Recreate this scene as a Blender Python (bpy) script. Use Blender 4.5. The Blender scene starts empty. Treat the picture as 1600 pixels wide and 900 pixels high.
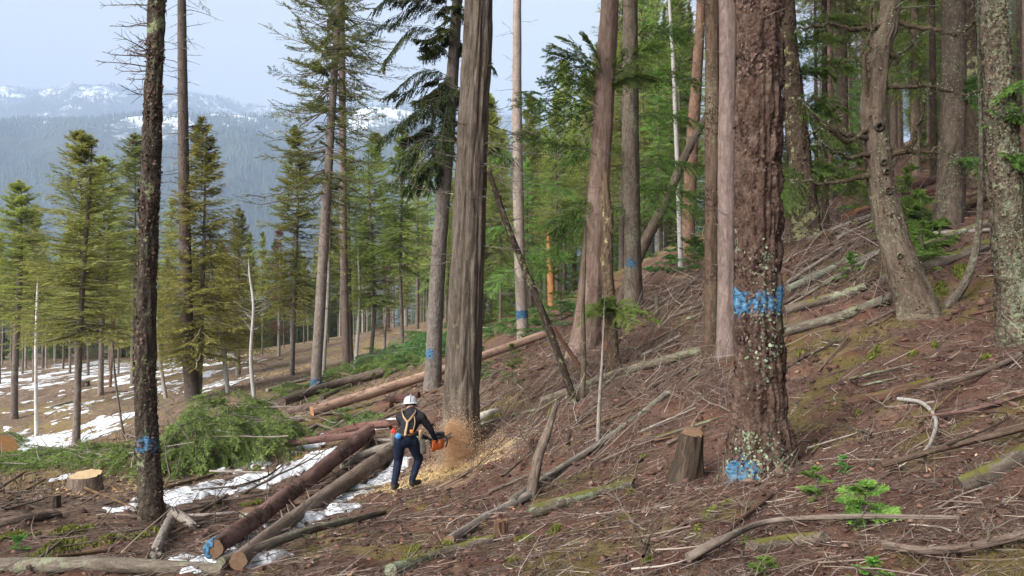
import bpy, math, numpy as np
from mathutils import Vector, Matrix
rng = np.random.default_rng(11)
scene = bpy.context.scene
col = scene.collection
EYE = 1.6                       # eye height over the ground under the photographer
F = 1200.0                      # focal length in photograph pixels (1600 wide)
PITCH = math.atan(20 / F)
# ------------------------------------------------------------------ camera
cd = bpy.data.cameras.new('camera'); cam = bpy.data.objects.new('camera', cd); col.objects.link(cam)
cd.sensor_width = 36; cd.lens = 36 * F / 1600; cd.clip_start = 0.05; cd.clip_end = 30000
cam.location = (0, 0, EYE); cam.rotation_euler = (math.pi / 2 + PITCH, 0, 0)
scene.camera = cam
# ------------------------------------------------------------------ sky, sun, exposure
SUN_EL, SUN_AZ = math.radians(48), math.radians(-62)       # azimuth from +y towards +x
w = bpy.data.worlds.new('World'); scene.world = w; w.use_nodes = True
nt = w.node_tree; nt.nodes.clear()
def nd(t, kind, **kw):
    n = t.nodes.new(kind)
    for k, v in kw.items():
        if k.startswith('i_'):
            key = k[2:]
            key = int(key) if key.isdigit() else key.replace('_', ' ')
            n.inputs[key].default_value = v
        else: setattr(n, k, v)
    return n
sky = nd(nt, 'ShaderNodeTexSky', sky_type='NISHITA', sun_disc=False, sun_elevation=SUN_EL, sun_rotation=SUN_AZ,
         altitude=600, air_density=1.0, dust_density=2.5, ozone_density=1.0)
bw = nd(nt, 'ShaderNodeRGBToBW'); nt.links.new(sky.outputs[0], bw.inputs[0])
tc = nd(nt, 'ShaderNodeTexCoord')
mp = nd(nt, 'ShaderNodeMapping'); mp.inputs['Scale'].default_value = (1.2, 1.2, 3.0)
nt.links.new(tc.outputs['Generated'], mp.inputs[0])
cn = nd(nt, 'ShaderNodeTexNoise', i_Scale=2.0, i_Detail=6.0, i_Roughness=0.55); nt.links.new(mp.outputs[0], cn.inputs['Vector'])
cm = nd(nt, 'ShaderNodeMapRange', i_1=0.3, i_2=0.7, i_3=0.93, i_4=1.07); nt.links.new(cn.outputs[0], cm.inputs[0])
ml = nd(nt, 'ShaderNodeMath', operation='MULTIPLY'); nt.links.new(bw.outputs[0], ml.inputs[0]); nt.links.new(cm.outputs[0], ml.inputs[1])
# cloud layer: the sky's own brightness evened out and greyed
ad = nd(nt, 'ShaderNodeMath', operation='MULTIPLY_ADD', i_1=0.07, i_2=0.85); nt.links.new(ml.outputs[0], ad.inputs[0])
tint = nd(nt, 'ShaderNodeMix', data_type='RGBA', blend_type='MULTIPLY'); tint.inputs['Factor'].default_value = 1
nt.links.new(ad.outputs[0], tint.inputs[6]); tint.inputs[7].default_value = (1.0, 0.94, 0.74, 1)
mx = nd(nt, 'ShaderNodeMix', data_type='RGBA'); mx.inputs['Factor'].default_value = 0.9
nt.links.new(sky.outputs[0], mx.inputs[6]); nt.links.new(tint.outputs[2], mx.inputs[7])
bg = nd(nt, 'ShaderNodeBackground'); bg.inputs[1].default_value = 0.055
nt.links.new(mx.outputs[2], bg.inputs[0])
wo = nd(nt, 'ShaderNodeOutputWorld'); nt.links.new(bg.outputs[0], wo.inputs[0])
sl = bpy.data.lights.new('sun', 'SUN'); sl.energy = 1.5; sl.angle = math.radians(48); sl.color = (1, 0.97, 0.94)
so = bpy.data.objects.new('sun', sl); col.objects.link(so)
sd = Vector((math.cos(SUN_EL) * math.sin(SUN_AZ), math.cos(SUN_EL) * math.cos(SUN_AZ), math.sin(SUN_EL)))
sd = Vector((-.62, -.58, .50)).normalized()
so.rotation_euler = sd.to_track_quat('Z', 'Y').to_euler(); so.location = (-20, -10, 40)
sky.sun_rotation = math.atan2(sd.x, sd.y); sky.sun_elevation = math.asin(sd.z)
vs = scene.view_settings; vs.view_transform = 'Standard'; vs.look = 'None'; vs.gamma = 1; vs.use_curve_mapping = False
vs.exposure = 4.08
cy = scene.cycles
cy.use_denoising = True; cy.max_bounces = 6; cy.diffuse_bounces = 4; cy.glossy_bounces = 1; cy.transmission_bounces = 3
cy.transparent_max_bounces = 2; cy.volume_bounces = 0; cy.caustics_reflective = False; cy.caustics_refractive = False
cy.use_adaptive_sampling = True; cy.adaptive_threshold = 0.015
scene.render.engine = 'CYCLES'

# ------------------------------------------------------------------ numeric helpers
def nrm(a): return a / np.maximum(np.linalg.norm(a, axis=-1, keepdims=True), 1e-9)
def A(*a): return np.array(a, dtype=float)
def sstep(a, b, x):
    t = np.clip((x - a) / (b - a), 0, 1); return t * t * (3 - 2 * t)
def _h(ix, iy, iz, s):
    n = (ix.astype(np.uint32) * np.uint32(374761393) + iy.astype(np.uint32) * np.uint32(668265263)
         + iz.astype(np.uint32) * np.uint32(2246822519) + np.uint32((s * 3266489917) & 0xffffffff))
    n = (n ^ (n >> np.uint32(13))) * np.uint32(1274126177)
    n = n ^ (n >> np.uint32(16))
    return (n & np.uint32(0xffffff)).astype(np.float64) / 16777215.0
def noise3(p, s=0):
    p = np.asarray(p, float) + 1000.0
    i = np.floor(p).astype(np.int64); f = p - i; f = f * f * (3 - 2 * f)
    r = 0
    for dx in (0, 1):
        for dy in (0, 1):
            for dz in (0, 1):
                wgt = (f[..., 0] if dx else 1 - f[..., 0]) * (f[..., 1] if dy else 1 - f[..., 1]) * (f[..., 2] if dz else 1 - f[..., 2])
                r = r + wgt * _h(i[..., 0] + dx, i[..., 1] + dy, i[..., 2] + dz, s)
    return r
def noise2(x, y, s=0):
    x = np.asarray(x, float) + 5000.0; y = np.asarray(y, float) + 5000.0
    ix = np.floor(x).astype(np.int64); iy = np.floor(y).astype(np.int64); fx = x - ix; fy = y - iy
    fx = fx * fx * (3 - 2 * fx); fy = fy * fy * (3 - 2 * fy); z = np.zeros_like(ix)
    return ((_h(ix, iy, z, s) * (1 - fx) + _h(ix + 1, iy, z, s) * fx) * (1 - fy)
            + (_h(ix, iy + 1, z, s) * (1 - fx) + _h(ix + 1, iy + 1, z, s) * fx) * fy)
def fbm2(x, y, s=0, o=4):
    r = 0; a = 0.5; t = 0
    for k in range(o):
        r = r + a * noise2(x * 2 ** k + 17.3 * k, y * 2 ** k + 9.1 * k, s + k); t += a; a *= 0.5
    return r / t
def at(px, py, d):
    """world point that the photograph shows at (px, py) when it lies d metres in front of the photographer"""
    px, py, d = np.broadcast_arrays(np.asarray(px, float), np.asarray(py, float), np.asarray(d, float))
    u = (px - 800) / F; v = (450 - py) / F
    dy = math.cos(PITCH) - v * math.sin(PITCH); dz = math.sin(PITCH) + v * math.cos(PITCH)
    return np.stack([u / dy * d, d, EYE + dz / dy * d], -1)
def project(P):
    y = P[..., 1]; z = P[..., 2] - EYE
    c = y * math.cos(PITCH) + z * math.sin(PITCH); v = -y * math.sin(PITCH) + z * math.cos(PITCH)
    c = np.maximum(c, 1e-3)
    return 800 + F * P[..., 0] / c, 450 - F * v / c

# ------------------------------------------------------------------ the lie of the land: survey points (photo x, y, metres away)
SURVEY = [(0, 900, 7.5), (400, 900, 5.7), (800, 900, 4.4), (1200, 900, 3.6), (1600, 900, 3.0), (240, 812, 11), (0, 800, 11.2),
          (130, 757, 15), (0, 722, 20), (120, 695, 30), (0, 650, 42), (0, 580, 86), (300, 623, 32), (300, 560, 80), (450, 541, 96),
          (600, 515, 96), (495, 606, 31), (620, 540, 46), (400, 690, 17.5), (500, 645, 21), (640, 765, 12), (722, 708, 13.2),
          (676, 606, 20), (815, 524, 27), (915, 548, 17), (1190, 748, 7.4), (1073, 396, 29), (1315, 268, 36), (1490, 346, 14.5),
          (1268, 368, 16), (1445, 487, 11.2), (1590, 530, 8.6), (1115, 560, 12.6), (1600, 700, 5), (1600, 235, 25), (1000, 640, 11),
          (850, 800, 7.6), (640, 880, 5.9), (990, 480, 22), (300, 840, 9.2), (520, 830, 8.3), (1400, 800, 4.4), (1000, 780, 6.9),
          (1400, 620, 7.2), (560, 700, 15.5), (850, 620, 13.6), (1240, 480, 12.5), (860, 470, 40), (740, 500, 60)]
SXY = [at(a, b, d) for a, b, d in SURVEY] + [A(*p) for p in [(0, 0, 0), (-6, 0, -1.4), (6, 0, 2.2), (0, -8, .1), (-12, 0, -2.2), (14, 0, 5.5), (-40, 20, -4.4), (-60, 60, -6.2),
       (-70, 110, -6.6), (-30, 130, -6), (10, 130, 1), (40, 60, 17), (60, 110, 26), (70, 20, 27), (45, 5, 18), (20, 60, 6.5), (8, 60, 2.2), (30, 30, 11.5)]]
SP = np.array(SXY)
def _tps(r2): return 0.5 * r2 * np.log(np.maximum(r2, 1e-9))
_n = len(SP); _K = _tps(((SP[:, None, :2] - SP[None, :, :2]) ** 2).sum(-1)) + np.eye(_n) * 1.5
_M = np.zeros((_n + 3, _n + 3)); _M[:_n, :_n] = _K; _M[:_n, _n] = 1; _M[:_n, _n + 1:] = SP[:, :2]; _M[_n, :_n] = 1; _M[_n + 1:, :_n] = SP[:, :2].T
_W = np.linalg.solve(_M, np.r_[SP[:, 2], 0, 0, 0])
def height(x, y, bumps=True):
    x = np.asarray(x, float); y = np.asarray(y, float); sh = np.broadcast(x, y).shape
    x = np.broadcast_to(x, sh).ravel(); y = np.broadcast_to(y, sh).ravel()
    out = np.empty(len(x))
    for a in range(0, len(x), 40000):
        X = np.clip(x[a:a + 40000], -75, 72); Y = np.clip(y[a:a + 40000], -8, 130)
        r2 = (X[:, None] - SP[None, :, 0]) ** 2 + (Y[:, None] - SP[None, :, 1]) ** 2
        out[a:a + 40000] = _tps(r2) @ _W[:_n] + _W[_n] + _W[_n + 1] * X + _W[_n + 2] * Y
    r = np.hypot(x, y); wv = sstep(150, 700, r)
    out = out * (1 - wv) + wv * (-90 - 25 * sstep(600, 1500, r))
    if bumps:
        near = 1 - sstep(25, 90, r)
        out = out + (0.20 * (fbm2(x / 1.7, y / 1.7, 3, 3) - .5) + .17 * (fbm2(x / .30, y / .30, 5, 3) - .5)) * near + 0.5 * (fbm2(x / 14, y / 14, 9, 3) - .5) * sstep(20, 60, r) * (1 - wv)
    return out.reshape(sh)
_D = np.geomspace(1.2, 160, 420)
def ground(px, py):
    """where the sight line through (px, py) meets the ground"""
    px = np.atleast_1d(np.asarray(px, float)); py = np.atleast_1d(np.asarray(py, float))
    P = at(px[:, None], py[:, None], _D[None, :])
    g = P[..., 2] - height(P[..., 0], P[..., 1])
    hit = g < 0; k = np.where(hit.any(1), hit.argmax(1), len(_D) - 1); k = np.maximum(k, 1)
    i = np.arange(len(px)); a, b = g[i, k - 1], g[i, k]
    t = np.where(hit.any(1), a / np.maximum(a - b, 1e-9), 0.0); t = np.clip(t, 0, 1)
    d = _D[k - 1] + (_D[k] - _D[k - 1]) * t
    Q = at(px, py, d); Q[:, 2] = height(Q[:, 0], Q[:, 1])
    return Q
def G(px, py): return ground(px, py)[0]

# ------------------------------------------------------------------ mesh helpers
def tag(o, label=None, cat=None, group=None, kind=None):
    if label: o['label'] = label
    if cat: o['category'] = cat
    if group: o['group'] = group
    if kind: o['kind'] = kind
    return o
def thing(name, loc, label, cat, group=None):
    o = bpy.data.objects.new(name, None); o.empty_display_size = 0.1; col.objects.link(o); o.location = loc
    return tag(o, label, cat, group)
def mesh(name, V, faces, mats=None, attrs=None, smooth=False, mi=None):
    me = bpy.data.meshes.new(name)
    V = np.ascontiguousarray(V, dtype=np.float32).reshape(-1, 3)
    if not isinstance(faces, (list, tuple)): faces = [faces]
    faces = [np.asarray(f) for f in faces if len(f)]
    idx = np.concatenate([f.ravel() for f in faces]).astype(np.int32)
    tot = np.concatenate([np.full(len(f), f.shape[1], np.int32) for f in faces])
    me.vertices.add(len(V)); me.vertices.foreach_set('co', V.ravel())
    me.loops.add(len(idx)); me.loops.foreach_set('vertex_index', idx)
    me.polygons.add(len(tot)); me.polygons.foreach_set('loop_start', np.r_[0, np.cumsum(tot)[:-1]].astype(np.int32))
    me.polygons.foreach_set('loop_total', tot)
    if smooth: me.polygons.foreach_set('use_smooth', np.ones(len(tot), bool))
    if mi is not None: me.polygons.foreach_set('material_index', np.asarray(mi, np.int32))
    for k, v in (attrs or {}).items():
        v = np.ascontiguousarray(v, dtype=np.float32)
        if v.ndim == 1: me.attributes.new(k, 'FLOAT', 'POINT').data.foreach_set('value', v)
        else: me.attributes.new(k, 'FLOAT_VECTOR', 'POINT').data.foreach_set('vector', v.ravel())
    me.update(calc_edges=True)
    for m in (mats if isinstance(mats, (list, tuple)) else [mats]):
        if m is not None: me.materials.append(m)
    return me
def obj(name, me, parent=None, loc=None):
    o = bpy.data.objects.new(name, me); col.objects.link(o)
    if parent is not None: o.parent = parent
    if loc is not None: o.location = loc
    return o
def put(name, V, faces, mat, parent=None, attrs=None, smooth=False, mi=None):
    """mesh given in world coordinates; its origin sits at its parent's, or at its own lowest middle"""
    V = np.asarray(V, float).reshape(-1, 3)
    if parent is not None: org = np.array(parent.location) if parent.parent is None else np.array(parent.location) + np.array(parent.parent.location)
    else: org = np.r_[(V[:, :2].min(0) + V[:, :2].max(0)) / 2, V[:, 2].min()]
    return obj(name, mesh(name, V - org, faces, mat, attrs, smooth, mi), parent, None if parent is not None else org)
def join(parts):
    """[(V, F, rnd)] with quads or triangles -> V, [F...], rnd"""
    Vs, Fs, Rs, o = [], {}, [], 0
    for p in parts:
        V, Fc = p[0].reshape(-1, 3), p[1]
        Vs.append(V); Fs.setdefault(Fc.shape[1], []).append(Fc + o); o += len(V)
        Rs.append(p[2] if len(p) > 2 else np.zeros(len(V)))
    return np.concatenate(Vs), [np.concatenate(f) for f in Fs.values()], np.concatenate(Rs)
def tubes(P, R, k=5, close=False):
    """P (n,S,3), R (n,S) -> V, quads"""
    P = np.asarray(P, float); R = np.asarray(R, float)
    if P.ndim == 2: P = P[None]; R = R[None]
    n, S, _ = P.shape
    T = nrm(np.gradient(P, axis=1)); m = nrm(P[:, -1] - P[:, 0])
    ref = np.where(np.abs(m[:, 2:3]) > .8, A(1, 0, 0), A(0, 0, 1))[:, None, :]
    a = nrm(np.cross(T, np.broadcast_to(ref, T.shape))); b = np.cross(T, a)
    th = np.arange(k) * 2 * math.pi / k
    V = P[:, :, None] + R[:, :, None, None] * (a[:, :, None] * np.cos(th)[:, None] + b[:, :, None] * np.sin(th)[:, None])
    s = np.arange(S - 1)[:, None] * k; j = np.arange(k)[None]; j2 = (j + 1) % k
    q = np.stack([s + j, s + k + j, s + k + j2, s + j2], -1).reshape(-1, 4)
    Fq = (q[None] + (np.arange(n) * S * k)[:, None, None]).reshape(-1, 4)
    return V.reshape(-1, 3), Fq
def blades(O, D, N, L, W):
    """leaf-shaped triangles: root O, direction D, face normal N, length L, width W -> V, tris"""
    O = O.reshape(-1, 3); D = D.reshape(-1, 3); L = np.reshape(L, (-1, 1)); W = np.reshape(W, (-1, 1))
    S = nrm(np.cross(D, N.reshape(-1, 3))) * W * .5
    M = O + D * L * .35
    V = np.stack([O, M + S, O + D * L, M - S], 1)
    i = np.arange(len(O))[:, None] * 4
    return V.reshape(-1, 3), np.concatenate([i + A(0, 1, 2).astype(int), i + A(0, 2, 3).astype(int)])
def blades3(O, D, N, L, W):
    O = O.reshape(-1, 3); D = D.reshape(-1, 3); L = np.reshape(L, (-1, 1)); W = np.reshape(W, (-1, 1))
    S = nrm(np.cross(D, N.reshape(-1, 3))) * W * .5
    V = np.stack([O + S, O + D * L, O - S], 1)
    return V.reshape(-1, 3), np.arange(len(O) * 3).reshape(-1, 3)
def smoothpath(pts, n):
    """Catmull-Rom through pts, resampled to n points"""
    P = np.asarray(pts, float)
    if len(P) == 2: return P[0] + (P[1] - P[0]) * np.linspace(0, 1, n)[:, None]
    Q = np.vstack([2 * P[0] - P[1], P, 2 * P[-1] - P[-2]]); out = []
    for i in range(1, len(Q) - 2):
        t = np.linspace(0, 1, 24, endpoint=False)[:, None]
        a, b, c, d = Q[i - 1], Q[i], Q[i + 1], Q[i + 2]
        out.append(.5 * (2 * b + (c - a) * t + (2 * a - 5 * b + 4 * c - d) * t ** 2 + (3 * b - a - 3 * c + d) * t ** 3))
    C = np.vstack(out + [P[-1:]]); s = np.r_[0, np.cumsum(np.linalg.norm(np.diff(C, axis=0), axis=1))]
    u = np.linspace(0, s[-1], n)
    return np.stack([np.interp(u, s, C[:, k]) for k in range(3)], 1)

# ------------------------------------------------------------------ materials
def material(name, rough=0.9, spec=0.15):
    m = bpy.data.materials.new(name); m.use_nodes = True; t = m.node_tree
    b = t.nodes['Principled BSDF']; b.inputs['Roughness'].default_value = rough; b.inputs['Specular IOR Level'].default_value = spec
    return m, t, b
def ramp(t, src, stops, interp='LINEAR'):
    r = t.nodes.new('ShaderNodeValToRGB'); e = r.color_ramp; e.interpolation = interp
    while len(e.elements) < len(stops): e.elements.new(0.5)
    for k, (p, c) in enumerate(stops):
        e.elements[k].position = p; e.elements[k].color = (*c, 1) if len(c) == 3 else c
    if src is not None: t.links.new(src, r.inputs[0])
    return r.outputs[0]
def tex(t, vec, kind='noise', scale=5, detail=4, rough=.6, sc=(1, 1, 1), out=0, **kw):
    m = t.nodes.new('ShaderNodeMapping'); m.inputs['Scale'].default_value = sc; t.links.new(vec, m.inputs[0])
    if kind == 'noise':
        n = t.nodes.new('ShaderNodeTexNoise'); n.inputs['Roughness'].default_value = rough
        n.inputs['Distortion'].default_value = kw.get('dist', 0)
    else:
        n = t.nodes.new('ShaderNodeTexVoronoi'); n.feature = kw.get('feature', 'F1')
        if n.feature != 'DISTANCE_TO_EDGE': n.inputs['Roughness'].default_value = rough
    n.inputs['Scale'].default_value = scale; n.inputs['Detail'].default_value = detail
    t.links.new(m.outputs[0], n.inputs['Vector']); return n.outputs[out]
def mixc(t, f, a, b, mode='MIX'):
    m = t.nodes.new('ShaderNodeMix'); m.data_type = 'RGBA'; m.blend_type = mode
    for k, v in ((0, f), (6, a), (7, b)):
        if isinstance(v, (int, float)): m.inputs[k].default_value = v
        elif isinstance(v, tuple): m.inputs[k].default_value = (*v, 1)
        else: t.links.new(v, m.inputs[k])
    return m.outputs[2]
def math_(t, op, a, b=0.0, c=0.0, clamp=False):
    m = t.nodes.new('ShaderNodeMath'); m.operation = op; m.use_clamp = clamp
    for k, v in enumerate((a, b, c)):
        if isinstance(v, (int, float)): m.inputs[k].default_value = v
        else: t.links.new(v, m.inputs[k])
    return m.outputs[0]
def attr(t, name, out='Fac'):
    a = t.nodes.new('ShaderNodeAttribute'); a.attribute_name = name; return a.outputs[out]
def coords(t, which='Object'): return t.nodes.new('ShaderNodeTexCoord').outputs[which]
def oinfo(t, out): return t.nodes.new('ShaderNodeObjectInfo').outputs[out]
def bump(t, b, h, strength=.5, dist=.02):
    n = t.nodes.new('ShaderNodeBump'); n.inputs['Strength'].default_value = strength; n.inputs['Distance'].default_value = dist
    t.links.new(h, n.inputs['Height']); t.links.new(n.outputs[0], b.inputs['Normal'])

def bark(name, dark, mid, light, scale=18, stretch=.22, lichen=None, amount=0.0, moss=None, mossamt=0., relief=.03, plates=False, fine=1.0, lsc=7):
    """bark that follows the stem: attribute 'tc' is the stem unrolled, z along it"""
    m, t, b = material(name, .95, .08); v = attr(t, 'tc', 'Vector')
    # decorrelate trees
    ad = t.nodes.new('ShaderNodeVectorMath'); ad.operation = 'ADD'; t.links.new(v, ad.inputs[0])
    cx = t.nodes.new('ShaderNodeCombineXYZ'); rn = math_(t, 'MULTIPLY', oinfo(t, 'Random'), 37.0)
    for k in range(3): t.links.new(rn, cx.inputs[k])
    t.links.new(cx.outputs[0], ad.inputs[1]); v = ad.outputs[0]
    strip = tex(t, v, 'noise', scale, 6, .7, (1, 1, stretch), dist=.6)
    big = tex(t, v, 'noise', scale * .22, 3, .6, (1, 1, .4))
    fine_ = tex(t, v, 'noise', scale * 5, 4, .75, (1, 1, .5))
    c = ramp(t, strip, [(.37, dark), (.5, mid), (.62, light)])
    c = mixc(t, .4, c, ramp(t, fine_, [(.36, dark), (.5, mid), (.64, light)]))
    c = mixc(t, math_(t, 'MULTIPLY', big, .5), c, ramp(t, big, [(.3, dark), (.7, light)]))
    if lichen:
        lm = tex(t, v, 'noise', lsc, 7, .8, (1, 1, .8))
        wide = tex(t, v, 'noise', 1.6, 2, .5, (1, 1, .5))
        lm = math_(t, 'ADD', lm, math_(t, 'MULTIPLY_ADD', wide, .5, -.25))
        lo = .72 - amount * .45
        lf = ramp(t, lm, [(lo, (0, 0, 0)), (lo + .05, (1, 1, 1))])
        lc = mixc(t, tex(t, v, 'noise', 30, 3, .6), tuple(x * .6 for x in lichen), tuple(min(1, x * 1.35) for x in lichen))
        c = mixc(t, math_(t, 'MULTIPLY', lf, .85), c, lc)
    if moss:
        nz = t.nodes.new('ShaderNodeSeparateXYZ'); t.links.new(t.nodes.new('ShaderNodeNewGeometry').outputs['Normal'], nz.inputs[0])
        mm = math_(t, 'MULTIPLY_ADD', nz.outputs[2], .28, tex(t, v, 'noise', 4, 6, .75))
        lo = .95 - mossamt * .5
        mf = ramp(t, mm, [(lo, (0, 0, 0)), (lo + .1, (1, 1, 1))])
        c = mixc(t, math_(t, 'MULTIPLY', mf, .92), c, mixc(t, tex(t, v, 'noise', 40, 3, .7), tuple(x * .5 for x in moss), moss))
    hs = t.nodes.new('ShaderNodeHueSaturation'); t.links.new(c, hs.inputs['Color'])
    t.links.new(math_(t, 'MULTIPLY_ADD', oinfo(t, 'Random'), .4, .8), hs.inputs['Value'])
    t.links.new(mixc(t, 1.0, hs.outputs[0], oinfo(t, 'Color'), 'MULTIPLY'), b.inputs['Base Color'])
    h = math_(t, 'MULTIPLY_ADD', fine_, .45, strip)
    if plates:
        vo = tex(t, v, 'voronoi', scale * .7, 2, .6, (1, 1, stretch * 1.3), feature='F1'); h = math_(t, 'SUBTRACT', h, math_(t, 'MULTIPLY', vo, .9))
    bump(t, b, h, 1.0 * fine, relief)
    return m
def foliage(name, stops, trans=.35, tint=True):
    m, t, b = material(name, .7, .12)
    c = ramp(t, attr(t, 'rnd'), stops)
    hs = t.nodes.new('ShaderNodeHueSaturation'); t.links.new(c, hs.inputs['Color'])
    r = oinfo(t, 'Random'); t.links.new(math_(t, 'MULTIPLY_ADD', r, .05, .475), hs.inputs['Hue']); t.links.new(math_(t, 'MULTIPLY_ADD', r, .5, .75), hs.inputs['Value'])
    c = mixc(t, 1.0, hs.outputs[0], oinfo(t, 'Color'), 'MULTIPLY')
    t.links.new(c, b.inputs['Base Color'])
    tr = t.nodes.new('ShaderNodeBsdfTranslucent'); t.links.new(c, tr.inputs[0])
    ms = t.nodes.new('ShaderNodeMixShader'); ms.inputs[0].default_value = trans
    t.links.new(b.outputs[0], ms.inputs[1]); t.links.new(tr.outputs[0], ms.inputs[2])
    t.links.new(ms.outputs[0], t.nodes['Material Output'].inputs['Surface'])
    return m
def plain(name, c, rough=.8, var=.25, scale=25, spec=.2, bumpd=0):
    m, t, b = material(name, rough, spec); n = tex(t, coords(t), 'noise', scale, 4, .6)
    t.links.new(ramp(t, n, [(.3, tuple(x * (1 - var) for x in c)), (.7, tuple(min(1, x * (1 + var)) for x in c))]), b.inputs['Base Color'])
    if bumpd: bump(t, b, n, .6, bumpd)
    return m
# ------------------------------------------------------------------ material set
LICH = (.25, .285, .19); LICHG = (.27, .31, .16); MOSS = (.15, .145, .03)
B = dict(
    dark=bark('bark_dark_fir', (.018, .013, .010), (.055, .042, .033), (.13, .105, .08), 22, .35, LICHG, .32, relief=.035, plates=True),
    big=bark('bark_big_fir', (.024, .014, .010), (.082, .047, .034), (.20, .14, .108), 17, .42, LICH, .24, lsc=16, relief=.05, plates=True),
    cedar=bark('bark_cedar', (.030, .022, .017), (.105, .083, .066), (.25, .215, .18), 26, .11, LICHG, .10, relief=.035),
    redcedar=bark('bark_red_cedar', (.075, .045, .034), (.19, .125, .095), (.34, .255, .205), 22, .15, LICHG, .12, relief=.035),
    pine=bark('bark_pine', (.075, .060, .050), (.165, .138, .118), (.275, .235, .205), 26, .35, LICHG, .15, relief=.02, plates=True),
    pink=bark('bark_pink', (.080, .056, .047), (.165, .122, .105), (.27, .205, .18), 26, .24, LICH, .10, relief=.025),
    rust=bark('bark_rust', (.09, .048, .032), (.20, .115, .078), (.33, .215, .155), 22, .3, LICHG, .15, relief=.02, plates=True),
    grey=bark('bark_grey_lichen', (.045, .034, .026), (.125, .100, .078), (.24, .20, .16), 24, .2, LICH, .30, relief=.03, lsc=22),
    lichened=bark('bark_lichened', (.04, .03, .022), (.105, .082, .06), (.21, .185, .145), 20, .4, LICH, .42, relief=.04, plates=True, lsc=20),
    birch=bark('bark_birch', (.16, .14, .12), (.50, .47, .43), (.66, .64, .60), 20, 2.2, None, 0, relief=.008),
    pale=bark('bark_pale', (.13, .11, .095), (.27, .24, .21), (.40, .37, .33), 26, .3, None, 0, relief=.012),
    twig=bark('twig_bark', (.035, .027, .022), (.10, .078, .064), (.22, .19, .165), 40, .3, LICHG, .25, relief=.006),
    deadwood=bark('dead_wood', (.075, .058, .047), (.19, .155, .13), (.36, .32, .28), 40, .2, None, 0, relief=.006),
    redlog=bark('peeled_red_log', (.060, .030, .025), (.145, .080, .066), (.26, .165, .14), 12, .10, (.045, .030, .024), .42, relief=.02, lsc=5),
    greylog=bark('grey_brown_log', (.070, .046, .034), (.16, .115, .088), (.27, .215, .175), 16, .10, (.055, .04, .032), .36, relief=.02, lsc=5),
    pinklog=bark('peeled_pink_log', (.15, .085, .055), (.34, .215, .155), (.48, .34, .26), 9, .10, (.12, .07, .05), .30, relief=.015, lsc=4),
    brownlog=bark('brown_bark_log', (.045, .030, .023), (.12, .085, .065), (.22, .17, .14), 22, .3, LICHG, .1, relief=.02, plates=True),
    mosslog=bark('mossy_log', (.035, .026, .02), (.11, .085, .065), (.24, .2, .16), 18, .2, LICH, .4, MOSS, .55, relief=.02),
    lichlog=bark('lichened_log', (.05, .04, .033), (.15, .125, .10), (.3, .27, .23), 22, .2, LICH, .42, MOSS, .18, relief=.02),
    rotten=bark('rotten_log', (.03, .018, .012), (.10, .058, .038), (.22, .13, .085), 20, .12, LICH, .15, MOSS, .5, relief=.03),
    orange=bark('splintered_orange_wood', (.14, .055, .02), (.34, .15, .06), (.50, .26, .12), 30, .05, None, 0, relief=.02),
)
FIR = [(0, (.095, .115, .034)), (.5, (.20, .235, .068)), (1, (.31, .335, .105))]
M_fir = foliage('fir_needles', FIR, .45)
M_dark = foliage('dark_fir_needles', [(0, (.045, .056, .020)), (.5, (.105, .125, .040)), (1, (.19, .205, .065))], .45)
M_hem = foliage('hemlock_needles', [(0, (.07, .125, .030)), (.5, (.14, .235, .055)), (1, (.23, .33, .09))], .5)
M_ced = foliage('cedar_fronds', [(0, (.018, .026, .010)), (.5, (.04, .055, .018)), (1, (.085, .10, .03))], .3)
M_olive = foliage('olive_fronds', [(0, (.08, .08, .026)), (.5, (.165, .160, .05)), (1, (.26, .25, .085))], .45)
M_red = foliage('dead_red_needles', [(0, (.07, .035, .02)), (.5, (.15, .08, .05)), (1, (.24, .14, .09))])
M_slash = foliage('cut_bough_needles', [(0, (.055, .080, .022)), (.5, (.14, .19, .05)), (1, (.25, .30, .09))], .4)
M_fern = foliage('fern_fronds', [(0, (.05, .10, .03)), (.5, (.11, .20, .06)), (1, (.20, .30, .10))], .45)
M_moss = foliage('moss_tufts', [(0, (.05, .050, .012)), (.5, (.13, .13, .025)), (1, (.24, .23, .05))], .3)
M_litter = foliage('needle_litter', [(0, (.045, .027, .020)), (.35, (.11, .060, .042)), (.7, (.19, .115, .08)), (.9, (.29, .20, .14)), (1, (.38, .30, .23))], .05)
M_twigs = foliage('grey_twigs', [(0, (.026, .017, .014)), (.4, (.105, .070, .058)), (.75, (.24, .18, .152)), (1, (.48, .43, .38))], .02)
M_dust = foliage('sawdust_chips', [(0, (.50, .32, .155)), (.5, (.71, .50, .27)), (1, (.85, .68, .43))], .5)
M_lich = foliage('lichen_flakes', [(0, (.10, .12, .07)), (.5, (.21, .24, .155)), (1, (.33, .365, .255))], .1)
M_flake = foliage('bark_flakes', [(0, (.018, .010, .008)), (.5, (.065, .038, .028)), (1, (.14, .095, .072))], 0)
M_grass = foliage('dry_grass', [(0, (.14, .10, .045)), (.5, (.27, .20, .09)), (1, (.42, .34, .18))], .2)

# blue marking paint
m, t, b = material('blue_paint', .75, .2); v = attr(t, 'tc', 'Vector')
t.links.new(ramp(t, tex(t, v, 'noise', 30, 5, .7), [(.38, (.012, .03, .055)), (.5, (.035, .10, .17)), (.64, (.09, .18, .27))]), b.inputs['Base Color'])
bump(t, b, tex(t, v, 'noise', 50, 4, .7), .8, .01); M_blue = m
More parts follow.
